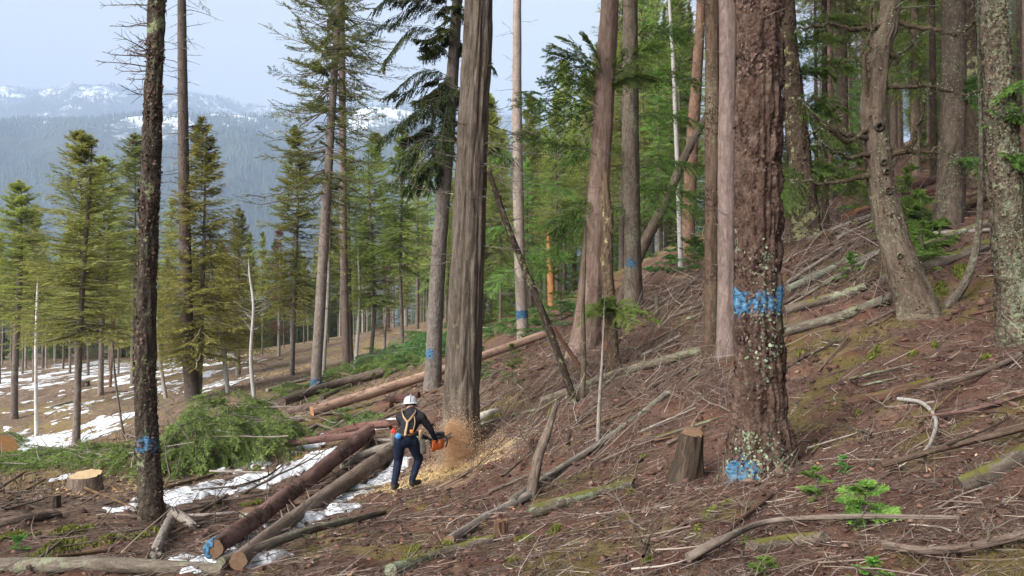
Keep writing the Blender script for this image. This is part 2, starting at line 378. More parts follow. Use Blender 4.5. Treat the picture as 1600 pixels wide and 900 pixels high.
# sawn faces: growth rings round the stem axis (tc.x, tc.y)
def sawn(name, c1, c2, ring=28):
    m, t, b = material(name, .8, .15); v = attr(t, 'tc', 'Vector')
    wv = t.nodes.new('ShaderNodeTexWave'); wv.wave_type = 'RINGS'; wv.rings_direction = 'Z'; wv.inputs['Scale'].default_value = ring
    wv.inputs['Distortion'].default_value = 1.5; wv.inputs['Detail'].default_value = 3; t.links.new(v, wv.inputs['Vector'])
    f = math_(t, 'MULTIPLY_ADD', wv.outputs['Fac'], .35, math_(t, 'MULTIPLY', tex(t, v, 'noise', 12, 4, .6), .65))
    t.links.new(ramp(t, f, [(.25, c1), (.7, c2)]), b.inputs['Base Color']); bump(t, b, f, .4, .004)
    return m
M_cut = sawn('fresh_sawn_wood', (.26, .175, .085), (.46, .34, .20))
M_cuto = sawn('orange_sawn_wood', (.28, .13, .05), (.46, .25, .11))
M_cutd = sawn('weathered_sawn_wood', (.07, .042, .026), (.19, .115, .068))

# forest floor
m, t, b = material('forest_floor', .95, .05); co = coords(t)
zone = attr(t, 'zone', 'Vector'); sx = t.nodes.new('ShaderNodeSeparateXYZ'); t.links.new(zone, sx.inputs[0])
n1 = tex(t, co, 'noise', 1.3, 6, .7); n2 = tex(t, co, 'noise', 14, 6, .75); n3 = tex(t, co, 'noise', 55, 5, .8)
lit = ramp(t, n2, [(.32, (.024, .013, .010)), (.45, (.080, .042, .032)), (.58, (.150, .080, .061)), (.72, (.25, .155, .125))])
lit = mixc(t, .5, lit, ramp(t, n3, [(.32, (.022, .015, .012)), (.5, (.095, .060, .047)), (.66, (.30, .215, .175))]))
lit = mixc(t, ramp(t, n1, [(.45, (0, 0, 0)), (.62, (.7, .7, .7))]), lit, mixc(t, n3, (.05, .02, .013), (.22, .105, .07)))
clr = ramp(t, n2, [(.30, (.05, .034, .025)), (.5, (.125, .082, .060)), (.7, (.24, .17, .13))])
clr = mixc(t, .45, clr, ramp(t, n3, [(.3, (.05, .035, .027)), (.7, (.28, .22, .16))]))
gold = ramp(t, tex(t, co, 'noise', .16, 4, .6), [(.50, (0, 0, 0)), (.62, (.6, .6, .6))])
clr = mixc(t, gold, clr, mixc(t, n2, (.15, .10, .035), (.34, .25, .10)))
c = mixc(t, sx.outputs[0], lit, clr)
c = mixc(t, sx.outputs[1], c, mixc(t, n2, (.07, .075, .012), (.23, .22, .03)))
c = mixc(t, sx.outputs[2], c, mixc(t, n3, (.26, .165, .10), (.48, .33, .21)))
t.links.new(c, b.inputs['Base Color'])
bump(t, b, math_(t, 'MULTIPLY_ADD', n2, 1.2, n3), .9, .03); M_ground = m
# snow
m, t, b = material('old_snow', .7, .2); co = coords(t); n2 = tex(t, co, 'noise', 9, 6, .75); n3 = tex(t, co, 'noise', 45, 4, .8)
sn = ramp(t, n2, [(.3, (.42, .44, .47)), (.6, (.64, .66, .69))])
spk = ramp(t, n3, [(.50, (0, 0, 0)), (.62, (1, 1, 1))])
t.links.new(mixc(t, math_(t, 'MULTIPLY', spk, .7), sn, (.16, .11, .085)), b.inputs['Base Color']); bump(t, b, n2, .4, .03); M_snow = m

# ------------------------------------------------------------------ ground: one sheet from underfoot to the valley
def polar(th, rr):
    X = np.outer(rr, np.sin(th)); Y = np.outer(rr, np.cos(th)); n, k = X.shape
    i = np.arange(n - 1)[:, None] * k + np.arange(k - 1)[None]
    return X, Y, np.stack([i, i + 1, i + k + 1, i + k], -1).reshape(-1, 4)
th = np.r_[np.radians(np.linspace(-180, -50, 40, endpoint=False)), np.radians(np.linspace(-50, 50, 440)), np.radians(np.linspace(50, 180, 41)[1:])]
rr = np.r_[0.01, .6, np.geomspace(1.2, 14, 180), np.geomspace(14, 130, 120)[1:], np.geomspace(130, 9000, 40)[1:]]
X, Y, FQ = polar(th, rr); Z = height(X, Y)
Gpx, Gpy = project(np.stack([X, Y, Z], -1))
def blob(x, y, spots, nz=.5, s=1.0, seed=31):
    """1 inside the given round patches of ground (centre point, radius), ragged at the rim"""
    m_ = np.zeros(np.shape(x))
    for p, r in spots: m_ = np.maximum(m_, 1 - np.hypot(x - p[0], y - p[1]) / r)
    return m_ + nz * (fbm2(x / s, y / s, seed, 4) - .5) * (m_ > -.6)
clear = sstep(5, -4, X + .12 * Y) * sstep(9, 20, Y - .6 * X) + .9 * sstep(45, 70, Y) * (X < 15)
clear = np.clip(clear, 0, 1) * sstep(.2, .5, fbm2(X / 5, Y / 5, 77, 3) + .25)
mossn = fbm2(X / 1.1, Y / 1.1, 41, 4) * .6 + .4 * fbm2(X / .22, Y / .22, 43, 3)
moss = sstep(.59, .665, mossn) * .42 * (np.hypot(X, Y) < 60)
green = sstep(30, 36, Y) * sstep(-8, -2, X + .0 * Y) * (X < 12) * sstep(.35, .6, fbm2(X / 3, Y / 3, 52, 3))
moss = np.maximum(moss, green * .6)
FELL = G(722, 708)
dust = np.clip(sstep(.05, .45, blob(X, Y, [(FELL + A(-.35, -.8, 0), 1.25), (FELL + A(.25, -.75, 0), .9), (G(665, 748), .55), (G(185, 768), .9)], .7, .35)), 0, 1)
tmp = sstep(.05, .4, blob(X, Y, [(G(1090, 430), 1.6), (G(1075, 425), 1.2)], .7, .6)) * .55
dust = np.maximum(dust, tmp)
gme = mesh('ground', np.stack([X, Y, Z], -1), FQ, M_ground, {'zone': np.stack([clear, moss, dust], -1).reshape(-1, 3)}, smooth=True)
GROUND = tag(obj('ground', gme), 'reddish brown forest floor of needles rising to the right', kind='structure')
# ------------------------------------------------------------------ snow lying in patches
ths = np.radians(np.linspace(-44, 2, 480)); rs = np.r_[np.geomspace(5, 20, 200), np.geomspace(20, 110, 260)[1:]]
SX, SY, SF = polar(ths, rs); SZ = height(SX, SY)
def seg(x, y, a, b, r):
    d = b[:2] - a[:2]; tt = np.clip(((x - a[0]) * d[0] + (y - a[1]) * d[1]) / (d @ d), 0, 1)
    return 1 - np.hypot(x - a[0] - tt * d[0], y - a[1] - tt * d[1]) / r
sm = np.full(SX.shape, -1.)
for a, b_, r in [((345, 878), (470, 812), .34), ((445, 822), (520, 795), .33), ((520, 790), (555, 765), .26), ((590, 755), (622, 722), .28), ((275, 775), (385, 752), .6),
                 ((205, 795), (235, 790), .4), ((275, 882), (285, 876), .18), ((430, 745), (500, 715), .42), ((355, 735), (395, 725), .3), ((470, 700), (500, 692), .25),
                 ((410, 880), (440, 865), .2), ((560, 668), (640, 655), .25), ((100, 748), (112, 744), .22), ((40, 690), (140, 684), 1.5), ((150, 660), (205, 650), 1.2), ((255, 690), (300, 680), .5)]:
    sm = np.maximum(sm, seg(SX, SY, G(*a), G(*b_), r))
nz = fbm2(SX / .55, SY / .55, 61, 4) * .6 + .4 * fbm2(SX / .16, SY / .16, 63, 3)
near = sm * 1.1 + (nz - .585) * 3.0 + (noise2(SX / .09, SY / .09, 65) - .5) * .5
spx, spy = project(np.stack([SX, SY, SZ], -1))
far = (fbm2(SX / 2.2, SY / 2.6, 71, 4) * .55 + .45 * fbm2(SX / .5, SY / .9, 73, 3)) * 2.4 - 1.2
reg = sstep(34, 44, SY) * sstep(-3, -11, SX) * (1 - sstep(84, 92, SY))
reg2 = sstep(24, 30, SY) * sstep(-10, -16, SX) * .55
far = far + np.maximum(reg, reg2) * .42 - .56 + .16 * sstep(-18, -34, SX) - .22 * sstep(-16, -4, SX)
far = far - .55 * sstep(-.40, -.27, SX / SY) - .06
far = np.where((SY > 23) & (np.maximum(reg, reg2) > .1), far, -1)
mk = np.maximum(np.where(SY < 40, near, -1), far)
h_ = np.clip(mk, -.12, .6); zz = SZ + .004 + np.where(h_ > 0, np.where(SY > 23, .03, .07) * np.sqrt(np.maximum(h_, 0)), h_ * .25)
keep = (mk.ravel()[SF] > -.02).any(1); F2 = SF[keep]; u, inv = np.unique(F2, return_inverse=True)
Vs = np.stack([SX, SY, zz], -1).reshape(-1, 3)[u]
tag(obj('snow', mesh('snow', Vs, inv.reshape(-1, 4), M_snow, smooth=True)), 'thin patches of old white snow lying on the ground', kind='stuff')

# ------------------------------------------------------------------ far mountains with their woods
def mountain_side(nm, zr, lo):
  m, t, b = material(nm, .95, .05); co = coords(t); sx = t.nodes.new('ShaderNodeSeparateXYZ'); t.links.new(co, sx.inputs[0])
  n1 = tex(t, co, 'noise', .004, 8, .68); n2 = tex(t, co, 'noise', .03, 6, .7)
  f = math_(t, 'ADD', math_(t, 'MULTIPLY_ADD', sx.outputs[2], 1 / zr, -.80), math_(t, 'MULTIPLY_ADD', n1, 1.0, math_(t, 'MULTIPLY', n2, .55)))
  t.links.new(mixc(t, ramp(t, f, [(lo, (0, 0, 0)), (lo + .14, (1, 1, 1))]), mixc(t, n2, (.020, .030, .018), (.06, .065, .04)), (.62, .65, .70)), b.inputs['Base Color'])
  return m
M_wood = foliage('far_conifers', [(0, (.005, .010, .008)), (.5, (.024, .042, .026)), (1, (.085, .10, .055))], 0)
def mountain(name, crest, dfoot, dcrest, base, seed, label, ntree, treeh, snowline, M_mtn, cover):
    th = np.linspace(math.radians(-52), math.radians(30), 300); s = np.r_[np.linspace(0, 1, 90), np.linspace(1.02, 1.5, 20)]
    cp = np.array(crest, float); px = 800 + F * np.tan(th); yc = np.interp(px, cp[:, 0], cp[:, 1])
    Hc = (470 - yc) / F * dcrest + EYE
    def surf(TH, S):
        pxx = 800 + F * np.tan(TH); hc = np.interp(pxx, px, Hc)
        D = dfoot + (dcrest - dfoot) * S; x = D * np.tan(TH); y = D
        prof = np.where(S < 1, np.sin(np.clip(S, 0, 1) * math.pi / 2) ** 1.15, 1 - (S - 1) * 1.2)
        ng = np.abs(fbm2(x / 520, y / 900, seed, 4) - .5) * 2
        z = base + (hc - base) * prof * (1 - .42 * ng * np.sin(np.clip(S, 0, 1) * math.pi)) + 26 * (fbm2(x / 160, y / 160, seed + 3, 4) - .5)
        return np.stack([x, y, z], -1)
    TH, S = np.meshgrid(th, s); P = surf(TH, S); n, k = S.shape
    i = np.arange(n - 1)[:, None] * k + np.arange(k - 1)[None]
    o = tag(obj(name, mesh(name, P, np.stack([i, i + 1, i + k + 1, i + k], -1).reshape(-1, 4), M_mtn, smooth=True)), label, kind='structure')
    tt = rng.uniform(math.radians(-40), math.radians(22), ntree); ss = rng.uniform(.04, 1.03, ntree) ** .8
    Q = surf(tt, ss); dn = fbm2(Q[:, 0] / 260, Q[:, 1] / 260, seed + 8, 4) + .5 * (fbm2(Q[:, 0] / 60, Q[:, 1] / 60, seed + 9, 2) - .5)
    keep = rng.uniform(0, 1, ntree) < np.where(Q[:, 2] > snowline, sstep(.44 - cover, .60 - cover, dn) * .85 + .06, sstep(.2, .4, dn))
    Q = Q[keep]; h = treeh * rng.uniform(.55, 1.25, len(Q)); r = h * rng.uniform(.14, .22, len(Q)); a0 = rng.uniform(0, 6.28, len(Q))
    ang = a0[:, None] + np.arange(4) * math.pi / 2
    ring = Q[:, None] + np.stack([np.cos(ang) * r[:, None], np.sin(ang) * r[:, None], np.full(ang.shape, -1.)], -1)
    V = np.concatenate([ring, (Q + np.stack([0 * h, 0 * h, h], -1))[:, None]], 1)
    j = np.arange(len(Q))[:, None] * 5; Ft = np.concatenate([j + A(k, (k + 1) % 4, 4).astype(int) for k in range(4)])
    tag(obj('far_forest', mesh('far_forest', V, Ft, M_wood, {'rnd': np.repeat(rng.uniform(0, 1, len(Q)) * .45 + .9 * fbm2(Q[:, 0] / 130, Q[:, 1] / 130, 5, 3) - .2, 5)})), label.replace('mountain', 'mountain woods'), kind='stuff')
mountain('mountain', [(-600, 190), (0, 203), (90, 194), (150, 188), (215, 180), (300, 182), (345, 176), (400, 182), (440, 194), (490, 214), (540, 176), (580, 168), (640, 182), (720, 215), (900, 250), (2000, 260)],
         1500, 3000, -110, 21, 'blue green wooded mountain with snowy upper slope', 50000, 21, 480, mountain_side('wooded_mountain_side', 700, .84), .03)
mountain('mountain', [(-600, 150), (0, 137), (60, 143), (110, 133), (190, 139), (260, 148), (330, 158), (430, 170), (520, 172), (640, 166), (800, 180), (1200, 220), (2000, 240)],
         3300, 5200, 150, 57, 'pale snowy mountain far off under low cloud', 27000, 24, 450, mountain_side('snowy_mountain_side', 1700, .70), .10)
# the air of the valley
hv = A([-7000, -20, -130], [7000, -20, -130], [7000, 8200, -130], [-7000, 8200, -130], [-7000, -20, 1560], [7000, -20, 1560], [7000, 8200, 1560], [-7000, 8200, 1560])
hv[:, 1] = np.where(hv[:, 1] < 0, -9100, 9100); hv[:, 0] = np.sign(hv[:, 0]) * 9100
hm = bpy.data.materials.new('valley_air'); hm.use_nodes = True; t = hm.node_tree; t.nodes.clear()
pv = t.nodes.new('ShaderNodeVolumePrincipled'); pv.inputs['Color'].default_value = (.44, .57, .81, 1); pv.inputs['Density'].default_value = 3.2e-4; pv.inputs['Anisotropy'].default_value = 0.0
om = t.nodes.new('ShaderNodeOutputMaterial'); t.links.new(pv.outputs[0], om.inputs['Volume'])
tag(obj('haze', mesh('haze', hv, A([0, 3, 2, 1], [4, 5, 6, 7], [0, 1, 5, 4], [1, 2, 6, 5], [2, 3, 7, 6], [3, 0, 4, 7]).astype(int), hm)), 'bluish haze hanging in the valley air', kind='stuff')
# ------------------------------------------------------------------ stems and foliage
def stem(pts, rad, sides=20, rings=60, disp=0., flare=0., fh=.35, seed=0, df=(9, 2.2), wob=.04, spread=None):
    """a trunk or log: returns V (rings,sides,3), unrolled coordinates, arc length"""
    P = smoothpath(pts, rings) if spread is None else smoothpath(pts, 400)
    s = np.r_[0, np.cumsum(np.linalg.norm(np.diff(P, axis=0), axis=1))]
    if spread is not None:                                   # ring spacing: finer in the first part
        u = s[-1] * (np.linspace(0, 1, rings) ** spread); P = np.stack([np.interp(u, s, P[:, k]) for k in range(3)], 1); s = u
    cl = np.r_[0, np.cumsum(np.linalg.norm(np.diff(np.asarray(pts), axis=0), axis=1))]; cl = cl / cl[-1] * s[-1]
    R = np.interp(s, cl, rad)
    T = nrm(np.gradient(P, axis=0)); a = nrm(np.cross(T[0], A(.37, 1, .11)))[None]; fr = []
    a = a[0]
    for k in range(len(P)):
        a = a - T[k] * (a @ T[k]); a = a / np.linalg.norm(a); fr.append(a.copy())
    a = np.array(fr); b = np.cross(T, a); th = np.arange(sides) * 2 * math.pi / sides
    rad_dir = a[:, None] * np.cos(th)[None, :, None] + b[:, None] * np.sin(th)[None, :, None]
    Rm = np.repeat(R[:, None], sides, 1); r0 = np.mean(rad)
    tcx = np.stack([np.broadcast_to(np.cos(th) * r0, Rm.shape), np.broadcast_to(np.sin(th) * r0, Rm.shape), np.repeat(s[:, None], sides, 1)], -1)
    Rm = Rm * (1 + wob * 2 * (noise3(tcx * A(2.2 / max(r0, .05) * .3, 2.2 / max(r0, .05) * .3, .9), seed) - .5))
    if flare:
        lob = 1 + .55 * np.cos(3 * th + seed) + .35 * np.cos(5 * th + seed * 2.3)
        Rm = Rm * (1 + flare * np.exp(-s[:, None] / fh) * np.clip(lob[None], .25, 2) * .8)
    if disp:
        q = tcx * A(df[0] / r0 * .3, df[0] / r0 * .3, df[1])
        n = 1 - np.abs(noise3(q, seed + 5) * 2 - 1); n2 = noise3(q * 2.7, seed + 6)
        Rm = Rm + disp * (-(n ** 3) * 1.3 + (n2 - .5) * .7)
    return P[:, None] + rad_dir * Rm[..., None], tcx, s, rad_dir
def gridfaces(n, k):
    i = np.arange(n - 1)[:, None] * k; j = np.arange(k)[None]; j2 = (j + 1) % k
    return np.stack([i + j, i + j2, i + k + j2, i + k + j], -1).reshape(-1, 4)
def capface(ring, tcr, inset=0., k=6, bulge=0.):
    """a disc of rings closing an open end"""
    c = ring.mean(0); ct = tcr.mean(0); n = len(ring); V = [ring + (c - ring) * f for f in np.linspace(0, .96, k)]; Tt = []
    for f in np.linspace(0, .96, k): q = (tcr - ct) * (1 - f); q[:, 2] = 0; Tt.append(q)
    V = np.concatenate(V + [c[None]]); Tt = np.concatenate(Tt + [np.zeros((1, 3))])
    f4 = gridfaces(k, n); l = (k - 1) * n; j = np.arange(n)
    return V, [f4, np.stack([l + j, l + (j + 1) % n, np.full(n, k * n)], 1)], Tt
def sprays(P, M, K, sl, ll, lw, r, u0=.15, ang=(1.15, .5), hang=0., taper=.65, roll=.35, base=.1, both=True, tri=True, sag=0.):
    """needle sprays along the limbs P (n,S,3); sl (n,) longest spray. returns V, F, rnd"""
    n, S, _ = P.shape
    u = np.clip(u0 + (1 - u0) * (np.arange(M)[None] + r.uniform(0, 1, (n, M))) / M, 0, .999)
    f = u * (S - 1); i = np.floor(f).astype(int); i = np.minimum(i, S - 2); f = (f - i)[..., None]
    ar = np.arange(n)[:, None]; p = P[ar, i] * (1 - f) + P[ar, i + 1] * f; T = nrm(P[ar, i + 1] - P[ar, i])
    up = A(0, 0, 1) + r.normal(0, roll, (n, 1, 3)); lat = nrm(np.cross(T, up)); side = np.where((np.arange(M) % 2)[None] == 0, 1., -1.)[..., None]
    al = (ang[0] + (ang[1] - ang[0]) * u + r.normal(0, .15, (n, M)))[..., None]
    D = T * np.cos(al) + lat * side * np.sin(al); D[..., 2] -= hang * r.uniform(.5, 1.2, (n, M)); D = nrm(D + r.normal(0, .08, D.shape))
    L = (sl[:, None] * (1 - taper * u) * np.minimum(1, .35 + u * 2.2) * r.uniform(.6, 1.1, (n, M)) + base)
    v = (np.arange(K) + r.uniform(0, 1, (n, M, K))) / K; v = v * .95 + .05
    O = p[:, :, None] + D[:, :, None] * (L[:, :, None] * v)[..., None]; O[..., 2] -= sag * (L[:, :, None] * v) ** 2
    upv = nrm(np.cross(lat * side, T) * side + r.normal(0, .3, D.shape)); l2 = nrm(np.cross(D, upv))
    s2 = np.where((np.arange(K) % 2) == 0, 1., -1.)[None, None, :, None]
    LD = nrm(D[:, :, None] * .75 + l2[:, :, None] * s2 * .7 + r.normal(0, .16, O.shape) - A(0, 0, hang * .3))
    N = upv[:, :, None] + r.normal(0, .9, O.shape)
    LL = ll * (1.1 - .45 * v) * r.uniform(.7, 1.25, v.shape)
    V, Ft = (blades3 if tri else blades)(O, LD, N, LL, lw * r.uniform(.8, 1.2, v.shape))
    rn = np.clip(.28 + .22 * u[:, :, None] + .2 * v + r.normal(0, .12, (n, 1, 1)) + r.normal(0, .1, (n, M, 1)) + r.normal(0, .06, v.shape), 0, 1)
    return V, Ft, np.repeat(rn.ravel(), 3 if tri else 4)
def limbs(n, B0, az, L, el, droop, up, S=6, r=rng, wig=.04):
    u = np.linspace(0, 1, S)[None]; c = np.cos(el)[:, None]; s = np.sin(el)[:, None]
    hx = L[:, None] * u * c; z = L[:, None] * (u * s - np.reshape(droop, (-1, 1)) * u ** 2 + up * u ** 3)
    P = np.stack([hx * np.cos(az)[:, None], hx * np.sin(az)[:, None], z], -1) + B0[:, None]
    return P + np.cumsum(r.normal(0, wig, P.shape), 1) * L[:, None, None] * .35 * (u > 0)[..., None]
def crown_geo(seed, H, R, nb=170, M=14, K=12, ll=.15, lw=.05, e0=-.25, e1=.75, droop=.28, up=.14, sl=.36, shape=.8, layers=0, hang=0., uneven=.25, u0=.15, sides=3, tfun=1.1, base=.08):
    """crown of a conifer from z=0 to z=H: needle mesh (V,F,rnd) and limb mesh"""
    r = np.random.default_rng(seed); t = r.uniform(0, 1, nb) ** tfun * .985
    if layers: t = np.clip((np.floor(t * layers) + r.normal(.5, .16, nb)) / layers, 0, .985)
    az = r.uniform(0, 6.283, nb); L = R * ((1 - t) ** shape * .94 + .06) * r.uniform(1 - uneven * 1.6, 1 + uneven * .6, nb)
    L *= 1 + uneven * .6 * np.sin(az * 2 + seed) * np.sin(t * 9 + seed)
    el = e0 + (e1 - e0) * t ** 1.3 + r.normal(0, .1, nb); B0 = np.stack([0 * t, 0 * t, t * H], -1)
    P = limbs(nb, B0, az, L, el, droop * (1 - .6 * t), up, r=r)
    lead = np.zeros((3, 6, 3)); lead[..., 2] = np.linspace(H * .955, H * 1.012, 6); lead[..., :2] = r.normal(0, .01, (3, 6, 2))
    P = np.concatenate([P, lead]); L = np.r_[L, np.full(3, H * .04)]
    g = sprays(P, M, K, sl * L, ll, lw, r, u0=u0, hang=hang, base=base)
    rr_ = (.006 + .010 * L)[:, None] * np.linspace(1, .15, 6)[None]
    return g, tubes(P, rr_, sides)
def dead_geo(seed, z0, z1, nb, L, trunk, S=6, el=(-.3, .25), droop=.25, r0=.011, sub=5, sub_len=.4, az=None, k=4, wig=.06):
    """bare dead limbs with side twigs between heights z0 and z1 of the stem line trunk(z) -> point"""
    r = np.random.default_rng(seed); z = r.uniform(z0, z1, nb); Bp = trunk(z)
    a = r.uniform(0, 6.283, nb) if az is None else r.uniform(az[0], az[1], nb)
    Lb = r.uniform(L[0], L[1], nb); P = limbs(nb, Bp, a, Lb, r.uniform(el[0], el[1], nb), droop, .22, S, r, wig)
    V1, F1 = tubes(P, (r0 * (.5 + .5 * Lb / L[1]))[:, None] * np.linspace(1, .25, S), k); out = [(V1, F1)]
    if sub:
        u = r.uniform(.25, .95, (nb, sub)); f = u * (S - 1); i = np.minimum(f.astype(int), S - 2); f = (f - i)[..., None]; ar = np.arange(nb)[:, None]
        p = (P[ar, i] * (1 - f) + P[ar, i + 1] * f).reshape(-1, 3); T = nrm(P[ar, i + 1] - P[ar, i]).reshape(-1, 3)
        D = nrm(T * .7 + r.normal(0, .55, T.shape)); l = (Lb[:, None] * sub_len * (1.1 - u) * r.uniform(.4, 1.2, u.shape)).reshape(-1) + .04
        q = p[:, None] + D[:, None] * (l[:, None] * np.linspace(0, 1, 4))[..., None]; q[..., 2] += r.normal(0, .12, (len(l), 1)) * l[:, None] * np.linspace(0, 1, 4) ** 2
        out.append(tubes(q, np.full((len(l), 1), r0 * .38) * np.linspace(1, .4, 4), 3))
    return join([(v, f) for v, f in out])[:2]
def with_tc(V): return {'tc': V}

# crowns shared by the trees; origin at the lowest limb
def crown_mesh(name, mat, lmat, **kw):
    (V, Fc, rn), (LV, LF) = crown_geo(**kw)
    return mesh(name + '_crown', V, Fc, mat, {'rnd': rn}), mesh(name + '_limbs', LV, LF, lmat, {'tc': LV}, smooth=True), kw['H'], kw['R']
CROWN = {}
for k in range(3):
    CROWN['fir%d' % k] = crown_mesh('fir', M_fir, B['twig'], seed=100 + k, H=12, R=2.5, nb=360, M=11, K=9, ll=.17, lw=.034, shape=.62, uneven=.34, hang=.2, e0=-.1, droop=.2)
CROWN['olive'] = crown_mesh('olive', M_olive, B['twig'], seed=120, H=13, R=2.7, nb=400, M=12, K=9, ll=.17, lw=.034, hang=.45, e0=-.1, e1=.6, droop=.35, up=.25, uneven=.3)
for k in range(2):
    CROWN['high%d' % k] = crown_mesh('high', M_dark, B['twig'], seed=130 + k, H=13, R=2.7, nb=280, M=14, K=10, ll=.16, lw=.034, layers=15, shape=.42, e0=-.35, e1=.5, droop=.22, up=.3, u0=.3, uneven=.5, tfun=.9)
for k in range(2):
    CROWN['dark%d' % k] = crown_mesh('dark', M_dark, B['twig'], seed=140 + k, H=10, R=1.9, nb=270, M=9, K=8, ll=.2, lw=.04, shape=.8, uneven=.35)
for k in range(2):
    CROWN['stand%d' % k] = crown_mesh('stand', M_fir, B['twig'], seed=150 + k, H=7, R=1.7, nb=210, M=9, K=8, ll=.19, lw=.04, shape=.65, uneven=.45)
CROWN['red'] = crown_mesh('red', M_red, B['twig'], seed=160, H=7, R=1.0, nb=150, M=8, K=6, ll=.10, lw=.02, shape=.6, uneven=.4)
for k in range(2):
    CROWN['hem%d' % k] = crown_mesh('hem', M_hem, B['twig'], seed=170 + k, H=9, R=2.1, nb=210, M=13, K=10, ll=.13, lw=.027, shape=.7, e0=-.2, e1=.5, droop=.35, up=.1, hang=.12, uneven=.4)
CROWN['cedar'] = crown_mesh('cedar', M_ced, B['twig'], seed=180, H=11, R=2.1, nb=120, M=18, K=14, ll=.16, lw=.04, hang=.75, shape=.55, e0=-.35, e1=.35, droop=.3, up=.25, uneven=.5, layers=9, u0=.3)
for k in range(2):
    CROWN['canopy%d' % k] = crown_mesh('canopy', M_dark, B['twig'], seed=190 + k, H=11, R=2.4, nb=110, M=9, K=8, ll=.2, lw=.038, shape=.6, uneven=.5, layers=12)
def add_crown(tree, key, base, H, R, rot=0., tint=(1, 1, 1)):
    cm_, lm_, h, r = CROWN[key]; org = np.array(tree.location)
    for nme, me in (('crown', cm_), ('limbs', lm_)):
        o = obj(nme, me, tree); o.location = np.asarray(base) - org; o.scale = (R / r, R / r, H / h); o.rotation_euler = (0, 0, rot); o.color = (*tint, 1)
        if nme == 'limbs': o['kind'] = 'stuff'
TREES = {}
def tree(key, label, base, via, wb, wt, mat, height_, crown=None, paint=(), dead=None, sides=22, rings=70, disp=0., flare=.5, fh=.35, df=(9, 2.2), seed=None, group=None, name='conifer_tree', wob=.04, cat='tree', tint=(1, 1, 1), btint=(1, 1, 1), lean=0., top_open=False, spread=None):
    """a standing tree: base and via points in the photograph, widths there in pixels, height in metres"""
    seed = seed if seed is not None else len(TREES) * 7 + 3
    g = G(*base); d = g[1]; pts = [g + A(0, 0, -.25)] if not top_open else [g + A(0, 0, -.1)]
    pts += [g] + [at(a, b, d + lean * (k + 1)) for k, (a, b) in enumerate(via)]
    if not isinstance(wt, (list, tuple)): wt = [wb + (wt - wb) * (base[1] - v[1]) / (base[1] - via[-1][1]) for v in via]
    rad = [wb / 2 * d / F] * 2 + [q / 2 * d / F for q in wt]
    e = pts[-1]; dr = nrm(pts[-1] - pts[-2]) * .6 + A(0, 0, .4); dr = dr / dr[2]; hz = g[2] + height_
    if hz > e[2] + .5:
        n = 3; rt = rad[-1]
        for q in range(1, n + 1): pts.append(e + dr * (hz - e[2]) * q / n + A(0, 0, 0)); rad.append(rt * (1 - .95 * q / n))
    pts = np.array(pts); T = thing(name, g, label, cat, group)
    V, tcs, s, rd = stem(pts, rad, sides, rings, disp, flare, fh, seed, df, wob, spread)
    o = put('trunk', V, gridfaces(*V.shape[:2]), mat, T, {'tc': tcs.reshape(-1, 3)}, smooth=True); o.color = (*btint, 1)
    ax = V.mean(1); axis = lambda z: np.stack([np.interp(z, ax[:, 2], ax[:, 0]), np.interp(z, ax[:, 2], ax[:, 1]), z], -1)
    for (y1, y2, ragged, *only) in paint:                        # blue paint: a skin just proud of the bark
        z1, z2 = at(base[0], y2, d)[2], at(base[0], y1, d)[2]; sel = np.where((ax[:, 2] > z1 - .15) & (ax[:, 2] < z2 + .15))[0]
        if len(sel) < 3:
            sel = np.arange(max(np.searchsorted(ax[:, 2], z1) - 1, 0), np.searchsorted(ax[:, 2], z2) + 2)
        zz = np.linspace(z1 - .06, z2 + .06, 64); sg = np.interp(zz, ax[:, 2], np.arange(len(ax))); i0 = np.minimum(sg.astype(int), len(ax) - 2); f = (sg - i0)[:, None, None]
        W = V[i0] * (1 - f) + V[i0 + 1] * f; Tc = tcs[i0] * (1 - f) + tcs[i0 + 1] * f; C = W.mean(1, keepdims=True); W = C + (W - C) * (1 + .006 / np.maximum(np.linalg.norm(W - C, axis=-1, keepdims=True), .02))
        if True:                                # finer round the stem for a ragged rim
            W = np.stack([W, (W + np.roll(W, -1, 1)) / 2 + (W - C) * .004], 2).reshape(len(zz), -1, 3); Tc = np.stack([Tc, (Tc + np.roll(Tc, -1, 1)) / 2], 2).reshape(len(zz), -1, 3)
        n_ = noise3(Tc * A(14, 14, 10), seed + 9) * .45 + noise3(Tc * A(70, 70, 40), seed + 11) * .55
        edge = np.minimum(zz - z1, z2 - zz)[:, None] / (z2 - z1) * 2
        okv = edge + (n_ - .5) * ragged > .0
        if only and only[0]: okv = okv & (np.abs(project(W)[0] - only[0][0]) + 30 * (n_ - .5) < only[0][1] / 2) & (W[..., 1] < C[..., 1])
        Fq = gridfaces(*W.shape[:2]); Fq = Fq[okv.ravel()[Fq].all(1)]
        p_ = put('paint_mark', W, Fq, M_blue, T, {'tc': Tc.reshape(-1, 3)}, smooth=True); p_['label'] = 'band of sprayed blue marking paint'
    if crown:
        for ck, z0, cH, cR in crown: add_crown(T, ck, axis(np.array(g[2] + z0)), cH, cR, seed * 1.7, tint)
    for q, dd in enumerate([dead] if isinstance(dead, dict) else (dead or [])):
        dd = dict(dd); mt = dd.pop('mat', B['twig']); dd['z0'] += g[2]; dd['z1'] += g[2]
        dv, df_ = dead_geo(seed * 13 + q, trunk=axis, **dd); o = put('bare_limbs', dv, df_, mt, T, {'tc': dv}, smooth=True); o['kind'] = 'stuff'
    TREES[key] = dict(T=T, V=V, tc=tcs, s=s, axis=axis, d=d, g=g, seed=seed, rd=rd)
    return T
PI = math.pi
